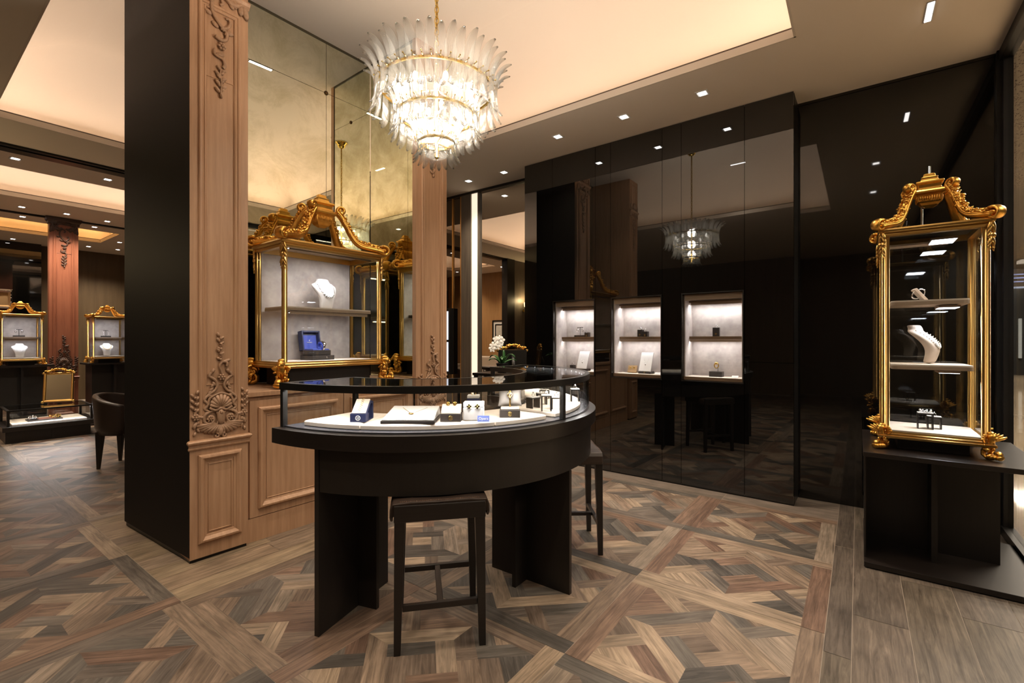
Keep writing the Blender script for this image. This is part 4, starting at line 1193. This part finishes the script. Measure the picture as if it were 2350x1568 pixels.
place_stool(S1,227.8,.818,'black counter stool in front of the curved counter, fully in view')
place_stool(S2,308.5,.822,'black counter stool half hidden behind the end of the counter near the black wall')

# ------------------------------------------------------------------ chandelier
CH = empty('chandelier',(1.83,1.87,ZC-.001),0,'tiered chandelier of ribbed glass leaves on a gold chain above the counter','chandelier')
m = M(); m.lathe([(0,0),(.075,0),(.075,-.012),(.055,-.02),(.05,-.045),(.035,-.065),(.012,-.075),(0,-.075)],24); obj('canopy', m, brass, CH)
m = M()
zz = -.075; i = 0
m.cyl((0,0,0),.009,-.20,-.07,10)
while zz > -1.02:
    T = Matrix.Translation((0,0,zz-.02)) @ Matrix.Rotation(PI/2*(i%2)+.3,4,'Z')
    if zz < -.19: m.tube([T @ Vector((.011*cos(t),0,.021*sin(t))) for t in [2*PI*j/10 for j in range(10)]],.0032,5,close=True)
    zz -= .031; i += 1
m.cyl((0,0,0),.003,-1.05,-.2,6)
obj('chain', m, brass, CH)
m = M(); m.cyl((0,0,0),.012,-1.50,-1.02,10)
obj('stem', m, brass, CH)
def tiermesh(path, wmax):
    # ribbed blade: path of (radius, z) from lower tip to upper tip, local x = radius
    F = [Vector((r,0,z)) for r,z in path]; P = []
    for i in range(len(F)-1):
        p0,p1,p2,p3 = F[max(i-1,0)],F[i],F[i+1],F[min(i+2,len(F)-1)]
        for j in range(4):
            t = j/4; P.append(.5*((2*p1)+(p2-p0)*t+(2*p0-5*p1+4*p2-p3)*t*t+(3*p1-p0-3*p2+p3)*t*t*t))
    P.append(F[-1]); N = len(P); K = 29; v = []; f = []
    for i,p in enumerate(P):
        s = i/(N-1); w = wmax*max(.03,sin(PI*s**.92))**.62
        t = (P[min(i+1,N-1)]-P[max(i-1,0)]).normalized(); nrm = Vector((t.z,0,-t.x))
        for k in range(K):
            u = k/(K-1)*2-1
            v.append(p+Vector((0,u*w,0))+nrm*((w/wmax)*(.0028*(0,1,0,-1)[k%4]*(1-abs(u)**4)-.006*u*u)))
    for i in range(N-1):
        for k in range(K-1): f.append((i*K+k,i*K+k+1,(i+1)*K+k+1,(i+1)*K+k))
    m = M(); m.add(v,f,True); return m
zo = -(ZC-.001)
TIERS = [(44,[(.352,2.475),(.332,2.505),(.322,2.56),(.322,2.63),(.334,2.69),(.366,2.735),(.402,2.752)],.0325,.326,2.645,24),
         (34,[(.252,2.35),(.235,2.375),(.224,2.42),(.222,2.49),(.232,2.56),(.262,2.615),(.30,2.64)],0.0265,.225,2.50,18),
         (18,[(.132,2.232),(.112,2.255),(.100,2.295),(.104,2.345),(.122,2.40),(.150,2.445),(.180,2.465)],.021,.110,2.355,10)]
for ti,(n,path,w,rr,zr,nb) in enumerate(TIERS):
    base = tiermesh([(r,z+zo) for r,z in path],w)
    leaf0 = obj('glass_leaf', base, crystal, CH, solid=.0035)
    for i in range(n):
        o = leaf0 if i == 0 else leaf0.copy()
        if i: COL.objects.link(o); o.parent = CH
        k = 1+.03*((i%2)*2-1)
        o.rotation_euler = (0,0,2*PI*(i+.5*ti)/n); o.scale = (k,1,1)
    m = M(); m.lathe([(rr-.022,zr+zo-.024),(rr-.014,zr+zo-.024),(rr-.014,zr+zo-.012),(rr-.022,zr+zo-.012),(rr-.022,zr+zo-.024)],48,smooth=False)
    for j in range(3):
        a = 2*PI*j/3; m.tube([(0,0,zr+zo-.02),((rr-.018)*cos(a),(rr-.018)*sin(a),zr+zo-.02)],.004,6)
    for i in range(n):
        a = 2*PI*(i+.5*ti)/n; m.tube([((rr-.02)*cos(a),(rr-.02)*sin(a),zr+zo-.006),((rr+.006)*cos(a),(rr+.006)*sin(a),zr+zo)],.0024,5); m.ell(((rr+.008)*cos(a),(rr+.008)*sin(a),zr+zo),(.0042,.0042,.0042),6)
    obj('ring_frame', m, brass, CH)
m = M(); m.lathe([(.0,-.006),(.03,-.005),(.036,-.003),(.042,-.005),(.05,-.002),(.06,.003),(.06,.006),(0,.002)],28,(0,0,2.262+zo)); obj('base_dish', m, crystal, CH)
m = M(); m.ell((0,0,2.252+zo),(.008,.008,.008),8); m.cyl((0,0,0),.003,2.25+zo,2.36+zo,6); obj('finial', m, brass, CH)
m = M()
for r,z,n in ((.205,2.60,8),(.12,2.49,5),(.03,2.36,2)):
    for i in range(n):
        a = 2*PI*(i+.3)/n; m.ell((r*cos(a),r*sin(a),z+zo),(.014,.014,.026),8)
obj('bulb', m, bulb_m, CH)
for (x,y,z),p in (((0,0,2.66),32),((0,0,2.51),16),((0,0,2.38),5)):
    l = D.lights.new('bulb_light','POINT'); l.energy = p; l.color = (1,.88,.74); l.shadow_soft_size = .05
    o = D.objects.new('bulb_light',l); COL.objects.link(o); o.parent = CH; o.location = (x,y,z+zo); o['kind'] = 'helper'

# ------------------------------------------------------------------ downlights
dl = None
def downlight(x,y,label,power=28,spot=True,group='square recessed downlights in the lower ceiling'):
    global dl
    if dl is None:
        dl = empty('recessed_downlight',(x,y,ZS))
        m = M(); m.frame(-.045,.045,-.045,.045,[(0,0),(0,.004),(.010,.004),(.012,-.0)],T=Matrix.Rotation(PI/2,4,'X')); m.box(-.045,.045,-.045,.045,-.0015,-.0005)
        obj('bezel', m, cap_m, dl)
        m = M(); m.box(-.026,.026,-.026,.026,-.0038,-.0018); obj('lens', m, led_m, dl)
        o = dl
    else: o = copy_tree(dl)
    o.location = (x,y,ZS); tag(o,label,'downlight',group)
    if spot:
        l = D.lights.new('downlight_beam','SPOT'); l.energy = power; l.spot_size = math.radians(112); l.spot_blend = .85; l.color = (1,.84,.66); l.shadow_soft_size = .03
        q = D.objects.new('downlight_beam',l); COL.objects.link(q); q.location = (x,y,ZS-.012); q['kind'] = 'helper'
P_ = 105
downlight(3.715,.951,'square downlight nearest the shop window in the row along the black wall',P_)
downlight(3.715,1.58,'middle square downlight of the three in the row along the black wall',P_)
downlight(3.715,2.222,'square downlight farthest from the shop window in the row of three along the black wall',P_)
downlight(4.15,3.18,'square downlight close to the far end of the black wall, before the mirror bay',P_*.6)
downlight(4.13,3.69,'square downlight nearest the second oak pilaster, before the mirror bay',P_*.6)
for x,y,lab in ((.838,6.994,'square downlight nearest the frame edge in the second ceiling band'),(1.588,7.04,'square downlight next to the black pillar flank in the second ceiling band'),
    (1.198,9.465,'square downlight to one side of the red pilaster head, third ceiling band'),(1.661,9.453,'square downlight directly before the red pilaster head'),(2.145,9.53,'square downlight beyond the red pilaster head beside the black flank'),
    (1.30,10.2,'square downlight just behind the third ceiling band, far room'),(2.128,10.18,'square downlight above the far vitrine beside the red pilaster'),
    (1.48,12.6,'square downlight over the dark mirrored back wall'),(2.50,12.4,'square downlight in front of the brown back wall nearer the pilaster'),(2.95,12.35,'square downlight in front of the brown back wall beside the black flank'),(2.75,11.4,'square downlight at the corner of the amber ceiling tray')):
    downlight(x,y,lab,P_*(1.0 if y < 9 else .9))
downlight(-.55,7.35,'square downlight by the honey wall pictures, nearer the doorway post',P_*1.1)
downlight(-.55,8.9,'square downlight by the honey wall pictures, deeper in that room',P_*1.1)
# added, unseen fittings in the front band, put there to light the floor
for x,y in ((.1,.9),(.1,2.4),(.1,4.2),(1.2,-.15),(2.4,-.15)):
    downlight(x,y,'added unseen downlight behind the viewer that lights the floor',P_*(.45 if y < 0 else .9),True)
def linear(loc, rz, label, power=30):
    L = empty('linear_downlight', loc, rz, label, 'downlight', 'slim linear downlights')
    m = M(); m.box(-.105,.105,-.020,.020,-.004,-.0005); obj('housing', m, mat('housing',(.25,.22,.19),.5) if 'housing' not in D.materials else D.materials['housing'], L)
    m = M()
    for i in range(8): m.box(-.098+.0245*i,-.076+.0245*i,-.014,.014,-.006,-.004)
    obj('diffuser', m, led_m, L)
    l = D.lights.new('linear_beam','SPOT'); l.energy = power; l.spot_size = math.radians(95); l.spot_blend = .8; l.color = (1,.86,.7); l.shadow_soft_size = .05
    q = D.objects.new('linear_beam',l); COL.objects.link(q); q.parent = L; q.location = (0,0,-.015); q['kind'] = 'helper'
linear((3.56,-.325,ZS),math.radians(0),'slim linear downlight in the ceiling over the tower vitrine',14)
linear((2.03,2.80,ZC),0,'slim linear downlight in the high tray above the large vitrine',60)
linear((.95,1.51,ZC),PI/2,'slim linear downlight in the high tray before the black pillar flank',60)
linear((1.9,.75,ZC),PI/2,'slim linear downlight in the high tray between chandelier and window side',60)

# ------------------------------------------------------------------ far rooms
def console(loc, w, d, h, label):
    K = empty('display_console', loc, 0, label, 'console table', 'dark consoles in the far room')
    m = M(); m.box(-w/2,w/2,-d/2,d/2,h-.025,h); obj('top', m, espresso, K)
    m = M(); m.box(-w/2+.06,w/2-.06,-d/2+.12,d/2-.02,.02,h-.0255); obj('body', m, darkwood, K)
    m = M(); m.box(-.012,.012,-d/2+.03,-d/2+.12,.02,h-.0255); obj('fin', m, darkwood, K)
    m = M(); m.box(-w/2,w/2,-d/2,d/2,0,.02); obj('base_plate', m, espresso, K)
    return K
console((1.145,9.22,0),.62,.50,.905,'dark console under the small vitrine before the mirrored pier')
console((2.12,9.22,0),.62,.50,.905,'dark console under the small vitrine beside the black flank')
for x,lab,st in ((1.147,'small gilt vitrine on the console before the mirrored pier','pear'),(2.065,'small gilt vitrine on the console beside the black flank','long')):
    V = vitrine('gilt_vitrine',(x,9.18,.9055),0,.40,.33,0,.065,.69,.87,lab,[(-.17,.17,-.08,.13,.385)],suede,fs=.55,asc=.66,wing=.4,post=.013)
    lamp_bar(V,-.15,.15,-.12,-.10,.655,1.5); lamp_bar(V,-.15,.15,-.07,-.05,.3435,.8)
    side = 'pier' if st == 'pear' else 'flank'
    t_stand(on(V,-.01,.02,.3855),0,'small black T stand with %s earrings in the far vitrine by the %s'%('hoop' if st=='pear' else 'long drop','mirrored pier' if st=='pear' else 'black flank'),st)
    bust(on(V,-.005,.0,.1015),0,'white bust with %s in the far vitrine by the %s'%('a long pearl strand' if st=='pear' else 'a gold pearl collar','mirrored pier' if st=='pear' else 'black flank'),pearl if st=='pear' else jgold,'v' if st=='pear' else 'pearls',.84)
# low glass table case
LC = empty('low_display_case',(1.315,8.50,0),-.02,'low glass-topped display case on a dark plinth in the far room','display case')
m = M(); m.box(-.41,.36,-.33,.30,0,.145); obj('plinth', m, darkwood, LC)
m = M(); m.box(-.008,.008,-.338,-.33,.01,.14); obj('fin', m, darkwood, LC)
m = M(); m.box(-.44,.42,-.38,.36,.1455,.205); obj('ledge', m, espresso, LC, bevel=.003)
m = M()
for x0,x1,y0,y1 in ((-.40,.38,-.34,-.315),(-.40,.38,.295,.32),(-.40,-.375,-.315,.295),(.355,.38,-.315,.295)): m.box(x0,x1,y0,y1,.382,.40)
obj('top_rim', m, blackmet, LC)
for x in (-.3875,.3675):
    for y in (-.3275,.3075):
        m = M(); m.box(x-.0125,x+.0125,y-.0125,y+.0125,.205,.382); obj('post', m, blackmet, LC)
m = M(); m.box(-.376,.356,-.316,.296,.392,.399); obj('glass_top', m, glasstop, LC)
for x0,x1,y0,y1 in ((-.375,.355,-.332,-.327),(-.375,.355,.305,.31),(-.392,-.387,-.315,.295),(.367,.372,-.315,.295)):
    m = M(); m.box(x0,x1,y0,y1,.2055,.382); obj('side_glass', m, glass, LC)
m = M(); m.box(-.35,.33,-.29,.27,.2055,.222); obj('display_floor', m, cream, LC)
o = area('low_case_light',(0,0,0),(0,0,0),.7,.02,4,COOL); o.parent = LC; o.location = (-.01,-.30,.378); o.rotation_euler = (-.5,0,0)
JT = empty('jewel_tray',(1.27,8.44,.2225),.0,'dark tray of jewels inside the low display case','jewel tray')
m = M(); m.box(-.16,.16,-.10,.10,0,.014); obj('tray', m, boxdark, JT, bevel=.002)
m = M(); m.box(-.06,.10,-.085,.085,.0142,.018); obj('red_pad', m, mat('red_pad',(.32,.13,.09),.6), JT)
rnd = random.Random(4)
m = M()
for i in range(34): m.ell((rnd.uniform(-.15,-.07),rnd.uniform(-.08,.08),.022+rnd.uniform(0,.03)),(.011,.011,.010),6)
obj('jewel_cluster', m, silver, JT)
m = M()
for i in range(26): m.ell((rnd.uniform(.06,.15),rnd.uniform(-.08,.08),.022+rnd.uniform(0,.028)),(.010,.010,.009),6)
obj('gold_cluster', m, jgold, JT)
# gilt easel mirror
def table_mirror(loc, rz, w, h, tilt, label, glassm):
    R = empty('table_mirror', loc, rz, label, 'mirror')
    T = Matrix.Rotation(-tilt,4,'X')
    m = M(); m.frame(-w/2,w/2,0.01,h,[(0,0),(0,.012),(.010,.020),(.022,.016),(.030,.006),(.032,0)],T=T)
    for sx in (-1,1):
        for z in (.012,h-.01): m.ell(T @ Vector((sx*w/2,-.010,z)),(.018,.012,.016),8)
    f = obj('frame', m, goldrail, R)
    m = M(); m.box(-w/2+.004,w/2-.004,.0,.008,.012,h-.002,T=T); obj('back_board', m, blackmet, R)
    m = M(); m.box(-w/2+.03,w/2-.03,-.006,-.001,.04,h-.03,T=T); obj('mirror_glass', m, glassm, R)
    m = M(); q = random.Random(8)
    for i in range(30):
        t = i/29*2-1; m.ell(T @ Vector((t*w*.46,-.010+q.uniform(-.006,.006),h+.012+.045*(1-abs(t))**1.3+q.uniform(-.01,.01))),tuple(q.uniform(.009,.017) for _ in range(3)),6)
    for sx in (-1,1): m.tube([T @ Vector((sx*(.02+.012*i),-.012,h+.05-.004*i+.01*sin(i))) for i in range(9)],.008,6)
    obj('crest', m, gold, R)
    m = M(); m.tube([T @ Vector((0,.008,h*.75)),Vector((0,h*.42,0.005))],.008,6,((1,0,0),3)); obj('easel_strut', m, blackmet, R)
    return R
table_mirror((1.43,8.62,.4085),-.25,.30,.42,.36,'gilt easel mirror standing on the low display case',mirror)
# chairs and round table by the passage
def tub_chair(loc, rz, label, mt):
    C = empty('tub_chair', loc, rz, label, 'chair', None)
    # shell open to +x ; backs and arms one curved shell
    m = M(); L = []
    n = 22
    def loop(z,r,t,open_):
        P = []
        for i in range(n+1):
            a = PI-open_+2*open_*i/n; P.append((r*cos(a),r*1.02*sin(a),z(a) if callable(z) else z))
        for i in range(n+1):
            a = PI+open_-2*open_*i/n; P.append(((r-t)*cos(a),(r-t)*1.02*sin(a),z(a) if callable(z) else z))
        return P
    top = lambda a: .60+.12*(.5+.5*cos((a-PI)*1.15))
    top2 = lambda a: top(a)-.02
    L = [loop(.33,.235,.05,1.9),loop(.40,.255,.055,1.95),loop(top2,.275,.055,1.95),loop(top,.268,.042,1.93)]
    m.loops(L,True,True,True); obj('back_shell', m, mt, C)
    m = M(); m.lathe([(0,.33),(.19,.33),(.205,.36),(.205,.43),(.18,.455),(0,.46)],24); obj('seat', m, mt, C)
    for sx in (-1,1):
        for sy in (-1,1):
            m = M(); m.taper((sx*.165,sy*.165,0),(sx*.155,sy*.155,.36),(.012,.012),(.030,.030)); obj('leg', m, espresso, C, bevel=.004)
    return C
tub_chair((1.495,5.905,0),-.75,'brown leather tub chair pulled up to the round table',leather)
tub_chair((2.02,6.22,0),-2.4,'beige upholstered chair behind the round table',leather2)
RT = empty('round_table',(1.815,5.53,0),0,'dark round table beside the brown tub chair','table')
m = M(); m.lathe([(0,.68),(.36,.68),(.42,.69),(.425,.735),(.41,.742),(0,.742)],48); obj('table_top', m, leather, RT)
m = M(); m.lathe([(0,.742),(.36,.7425),(.375,.7445),(.37,.747),(0,.7475)],48); obj('glass_insert', m, mat('pale_top',(.55,.55,.58),.1), RT)
m = M(); m.lathe([(0,0),(.20,0),(.20,.02),(.05,.035),(.04,.06),(.04,.68),(0,.68)],24); obj('column', m, blackmet, RT)
# silver picture frame against the dark mirror at the back
SF = empty('picture_frame',(1.37,12.878,1.84),0,'silver filigree picture frame hanging on the dark pier at the back wall','picture frame')
m = M(); m.frame(-.14,.14,0,.36,[(0,0),(0,.02),(.03,.03),(.06,.02),(.06,0)])
q = random.Random(2)
for i in range(50):
    s_ = i%4; t = q.uniform(-.5,.5)
    m.ell(((t*.26,-.028,.36-.025) if s_==0 else (t*.26,-.028,.025) if s_==1 else (-.115,-.028,.18+t*.34) if s_==2 else (.115,-.028,.18+t*.34)),(.012,.008,.012),6)
obj('frame', m, silver, SF)
m = M(); m.box(-.085,.085,-.006,0,.055,.305); obj('picture', m, mat('picture_tan',(.35,.22,.10),.6), SF)
m = M(); m.box(-.14,.14,0,.02,0,.36); obj('backing', m, blackmet, SF)

# room seen in the mirror: honey wall, pictures, sofa, sconce
for y,lab in ((7.35,'black-framed picture with a wide cream mount nearer the doorway post'),(7.93,'black-framed picture with a wide cream mount deeper in the honey-wood room')):
    R = empty('framed_picture',(-1.199,y,1.17),PI/2,lab,'picture','framed pictures on the honey wood wall')
    m = M(); m.frame(-.25,.25,0,.62,[(0,0),(0,.02),(.035,.02),(.035,.006)]); obj('frame', m, blackmet, R)
    m = M(); m.box(-.215,.215,-.006,0,.035,.585); obj('mount', m, cap_m, R)
    m = M(); m.frame(-.155,.155,.11,.51,[(0,.006),(0,.014),(.03,.014),(.03,.007)]); obj('inner_frame', m, blackmet, R)
    m = M(); m.box(-.10,.10,-.008,-.0065,.17,.45); m.ell((0,-.008,.32),(.02,.002,.03),8); obj('drawing', m, mat('drawing',(.6,.57,.5),.7), R)
SO = empty('sofa',(-.72,7.85,0),PI/2,'pale beige sofa against the honey wood wall','sofa')
m = M(); m.box(-.85,.85,-.36,.36,0,.08); obj('plinth', m, espresso, SO)
m = M(); m.box(-.95,.95,-.40,.40,.08,.40); obj('base', m, leather2, SO, bevel=.03)
m = M(); m.box(-.95,.95,.20,.42,.40,.80); obj('backrest', m, leather2, SO, bevel=.05,seg=3)
for sx in (-1,1):
    m = M(); m.box(sx*.95-.1,sx*.95+.1,-.40,.42,.08,.60); obj('arm', m, leather2, SO, bevel=.04)
m = M(); m.box(-.84,.84,-.42,.2,.40,.52); obj('seat_cushion', m, leather2, SO, bevel=.04,seg=3)
CU = M()
CU.ell((0,0,.17),(.22,.08,.17),12); obj('throw_pillow', CU, mat('pillow_rose',(.55,.43,.36),.8), None, (-.62,7.42,.521), PI/2, label='plump rose-beige pillow on the pale sofa', cat='pillow')
WS = empty('wall_sconce',(-.28,6.497,1.95),0,'glowing wall sconce beside the dark doorway post','wall lamp')
m = M(); m.cyl((0,0,0),.035,0,.012,16,T=Matrix.Rotation(PI/2,4,'X')); m.tube([(0,-.01,0),(0,-.06,-.02),(0,-.09,.02),(0,-.09,.06)],.007,8); obj('bracket', m, brass, WS)
m = M(); m.lathe([(.0,.07),(.03,.07),(.05,.10),(.055,.17),(.045,.2)],16,(0,-.09,0)); obj('shade', m, emit('shade_glow',(1,.8,.4),4), WS)
l = D.lights.new('sconce_light','POINT'); l.energy = 9; l.color = (1,.75,.4); l.shadow_soft_size = .06
o = D.objects.new('sconce_light',l); COL.objects.link(o); o.parent = WS; o.location = (0,-.14,.24); o['kind'] = 'helper'
# side table with orchid and gilt mirror behind the counter
SD = empty('side_table',(3.74,2.86,0),0,'dark side table behind the counter carrying the orchid','side table')
m = M(); m.box(-.26,.26,-.20,.20,.90,.925); obj('top', m, espresso, SD)
for sx in (-1,1):
    for sy in (-1,1):
        m = M(); m.box(sx*.235-.015,sx*.235+.015,sy*.175-.015,sy*.175+.015,0,.90); obj('leg', m, espresso, SD)
OR = empty('potted_orchid',(3.62,2.80,.9255),.3,'white orchid in a black pot behind the counter','plant')
m = M(); m.lathe([(0,0),(.042,0),(.055,.09),(.058,.095),(.052,.095),(.05,.085),(0,.085)],20); obj('pot', m, mat('pot_black',(.01,.01,.01),.3), OR)
m = M()
for a,l,up in ((.2,.15,.05),(1.3,.14,.06),(2.4,.13,.04),(3.5,.16,.05),(4.6,.13,.07),(5.5,.15,.03)):
    v = []; f = []; n = 8
    for i in range(n+1):
        t = i/n; w = .024*sin(PI*(t*.93+.05))**.7; r = .01+l*t; z = .09+up*sin(PI*t*.75)*1.4
        for u in (-1,0,1): v.append((r*cos(a)-u*w*sin(a),r*sin(a)+u*w*cos(a),z-(.006 if u==0 else 0)))
    for i in range(n):
        for k in range(2): f.append((i*3+k,i*3+k+1,i*3+k+4,i*3+k+3))
    m.add(v,f,True)
v = []
m.ell((.0,-.02,.16),(.030,.008,.065),10)
obj('leaves', m, leaf_m, OR, solid=.003)
stem = [(0,0,.09),(.006,0,.18),(.0,0,.26),(-.02,0,.315),(-.06,0,.32),(-.10,0,.29),(-.125,0,.235)]
D_ = Vector((.60,-.80,0))                      # across the view
def sp(p): return Vector((0,0,p[2]))+Vector((.86,-.51,0)).normalized()*p[0]
m = M(); m.tube([sp(p) for p in stem],.003,6); obj('stem', m, mat('stem_green',(.05,.08,.02),.5), OR)
q = random.Random(11)
for (x,z) in ((-.005,.315),(-.03,.335),(-.045,.30),(-.07,.325),(-.085,.285),(-.03,.27),(-.105,.265),(-.12,.235),(-.06,.255)):
    m = M(); c = sp((x+q.uniform(-.008,.008),0,z)); fc = Vector((-.75,-.6,.1)).normalized()
    sd = fc.cross(Vector((0,0,1))).normalized(); upv = sd.cross(fc)
    R = Matrix((sd,upv,fc)).transposed()
    for i in range(5):
        a = PI/2+2*PI*i/5; rr_ = .021 if i in (1,4) else .018
        m.ell(c+R @ Vector((rr_*cos(a),rr_*sin(a),.002*(i%2))),(.019,.016 if i in (1,4) else .012,.003),8,R=R @ Matrix.Rotation(a,3,'Z'))
    m.ell(c+fc*.006,(.006,.006,.007),6); obj('blossom', m, petal, OR)
table_mirror((3.90,2.88,.9335),-.75+PI,.30,.215,.12,'small easel mirror seen from its black back with gilt crest beside the orchid',mat('grey_glass',(.25,.27,.3),.05,metal=1))

# bright wall case on the mirror wall beside the gold strips
WC = empty('wall_case',(4.468,4.325,.80),-PI/2,'slim lit wall case beside the gold strips','showcase')
m = M(); m.box(-.075,.075,-.07,-.002,0,.86); obj('case', m, blackmet, WC)
for z0,z1 in ((.04,.42),(.45,.82)):
    m = M(); m.box(-.060,.045,-.074,-.0705,z0,z1); obj('light_panel', m, emit('panel_glow',(.85,.88,1),1.0) if 'panel_glow' not in D.materials else D.materials['panel_glow'], WC)

# ------------------------------------------------------------------ shop window and mall
m = M(); m.box(4.30,4.36,-.795,-.72,0,ZS); m.box(-4,4.36,-.795,-.73,ZS-.07,ZS-.001); m.box(-4,4.36,-.795,-.735,0,.055); obj('window_1_frame', m, blackmet, kind='structure')
m = M(); m.box(4.27,4.30,-.79,-.745,0,ZS-.07); obj('trim_9', m, blackmet, kind='structure')
m = M(); m.box(-4,4.27,-.770,-.764,.055,ZS-.07); obj('window_1', m, storeglass, kind='structure')
m = M(); m.box(-4,30,-12,-.80,-.05,-.001); m.box(4.6,30,-.80,2,-.05,-.001); obj('mall_floor', m, mat('mall_marble',(.46,.36,.24),.06,var=((.55,.45,.33),(1,1,1),1.5,.3,.7)), kind='structure')
pm = mat('mall_ceiling',(.26,.235,.21),.7)
def perforate(m):
    nt = m.node_tree; b = nt.nodes['Principled BSDF']; L = nt.links.new
    tc = nt.nodes.new('ShaderNodeTexCoord'); mp = nt.nodes.new('ShaderNodeMapping'); mp.inputs['Scale'].default_value = (7,16,1); L(tc.outputs['Object'],mp.inputs[0])
    vo = nt.nodes.new('ShaderNodeTexVoronoi'); vo.inputs['Scale'].default_value = 3.2; L(mp.outputs[0],vo.inputs['Vector'])
    r = nt.nodes.new('ShaderNodeValToRGB'); r.color_ramp.elements[0].position = .25; r.color_ramp.elements[1].position = .34
    r.color_ramp.elements[0].color = (.06,.045,.035,1); r.color_ramp.elements[1].color = (.34,.30,.26,1)
    L(vo.outputs['Distance'],r.inputs[0]); L(r.outputs[0],b.inputs['Base Color'])
perf = mat('perforated_ceiling',(.3,.27,.24),.7); perforate(perf)
m = M(); m.box(-4,5.5,-12,-.80,3.7,3.74); m.m = 1
# perforated band with wavy edge
n = 40
m.loops([[(5.5+.35*sin(y*1.3)+dx*(1+.08*sin(y*2)),y,3.695) for dx in (0,5.2)]+[(5.5+.35*sin(y*1.3)+dx*(1+.08*sin(y*2)),y,3.735) for dx in (5.2,0)] for y in [-12+14*i/n for i in range(n+1)]],False,True,True)
m.m = 0; m.box(5.0,30,-12,2,3.74,3.78)
obj('mall_ceiling', m, [pm,perf], kind='structure')
m = M(); m.box(24,24.2,-12,2,0,3.75); m.box(4.6,24,2,2.1,0,3.75); m.box(-4,24,-12.1,-12,0,3.75); m.box(-4.2,-4,-12,-.8,0,3.75); m.box(4.41,4.6,-.79,2.0,0,3.75); obj('mall_wall', m, mat('mall_dark',(.02,.022,.022),.2), kind='structure')
for y0,y1 in ((-5.15,-4.95),(-4.62,-4.55)):
    m = M(); m.box(23.9,23.99,y0,y1,.6,2.0); obj('lit_shop_panel', m, emit('shop_glow',(.9,.85,.7),.9) if 'shop_glow' not in D.materials else D.materials['shop_glow'], label='%s lit panel in the dark shopfront across the mall'%('wider' if y0 < -5 else 'narrow'), cat='shop light')
SG = empty('direction_sign',(13.2,-2.75,2.28),-PI/2+.2,'brown hanging direction sign with arrow and restroom symbols in the mall','sign')
m = M(); m.box(-1.2,1.2,-.04,.04,0,.34); obj('board', m, mat('sign_brown',(.05,.032,.016),.5), SG)
m = M(); m.box(-1.2,1.2,-.045,.045,-.03,-.001); obj('light_edge', m, emit('sign_edge',(.8,.85,1),1.2), SG)
m = M(); m.cyl((.0,0,0),.03,.34,1.43,8); obj('hanger', m, boxdark, SG)
m = M(); y = -.043
m.box(-.50,-.06,y,y+.002,.155,.18)
for s in (-1,1):
    m.add([(-.52,y,.165),(-.40,y,.165+s*.075),(-.36,y,.165+s*.075),(-.47,y,.165)],[(0,1,2,3)]); m.box(-.40,-.20,y,y+.002,.155+s*.07,.175+s*.07)
for cx,k in ((.05,0),(.20,1),(.38,2)):
    m.ell((cx,y,.235),(.028,.003,.028),10)
    if k == 1: m.add([(cx-.06,y,.08),(cx+.06,y,.08),(cx+.015,y,.21),(cx-.015,y,.21)],[(0,1,2,3)])
    else:
        m.tube([(cx+.065*cos(t),y,.165+.08*sin(t)) for t in [2*PI*i/16 for i in range(16)]],.012,5,close=True); m.box(cx-.05,cx+.05,y,y+.002,.15,.175)
obj('pictogram', m, emit('sign_white',(.55,.6,1),1.6), SG)
ML = empty('oval_ceiling_light',(8.3,-2.1,3.69),.4,'oval recessed light in the perforated mall ceiling','ceiling light')
m = M(); m.ell((0,0,0),(.16,.10,.012),16); obj('lens', m, emit('oval_glow',(1,1,.95),3), ML)
for x,y,p in ((6.5,-2.6,420),(10,-3.5,520),(15,-4,500),(21,-4.5,450),(3,-3,130),(-1,-3,40)):
    area('mall_fill',(x,y,3.66),(0,0,0),1.2,1.2,p,(1,.86,.68))  # unseen lamps added to light the mall and lift the boutique's lower ceiling

# ------------------------------------------------------------------ world, camera, render look
w = D.worlds.new('world'); SC.world = w; w.use_nodes = True
w.node_tree.nodes['Background'].inputs[0].default_value = (.9,.75,.6,1); w.node_tree.nodes['Background'].inputs[1].default_value = .02
cam = D.cameras.new('camera'); co = D.objects.new('camera',cam); COL.objects.link(co)
F = 1075.0; TH = math.atan(795/1075)
cam.sensor_width = 36; cam.lens = F/2350*36; cam.shift_y = -4/2350; cam.clip_start = .02
co.location = (0,0,1.25); co.rotation_euler = (PI/2,0,math.atan2(sin(TH),cos(TH))-PI/2)
SC.camera = co
SC.view_settings.view_transform = 'Standard'; SC.view_settings.look = 'None'
SC.view_settings.gamma = 1; SC.view_settings.use_curve_mapping = False
SC.view_settings.exposure = 0.25
cy = SC.cycles
cy.max_bounces = 9; cy.diffuse_bounces = 4; cy.glossy_bounces = 6; cy.transmission_bounces = 4; cy.transparent_max_bounces = 24
cy.caustics_reflective = False; cy.caustics_refractive = False; cy.sample_clamp_indirect = 4
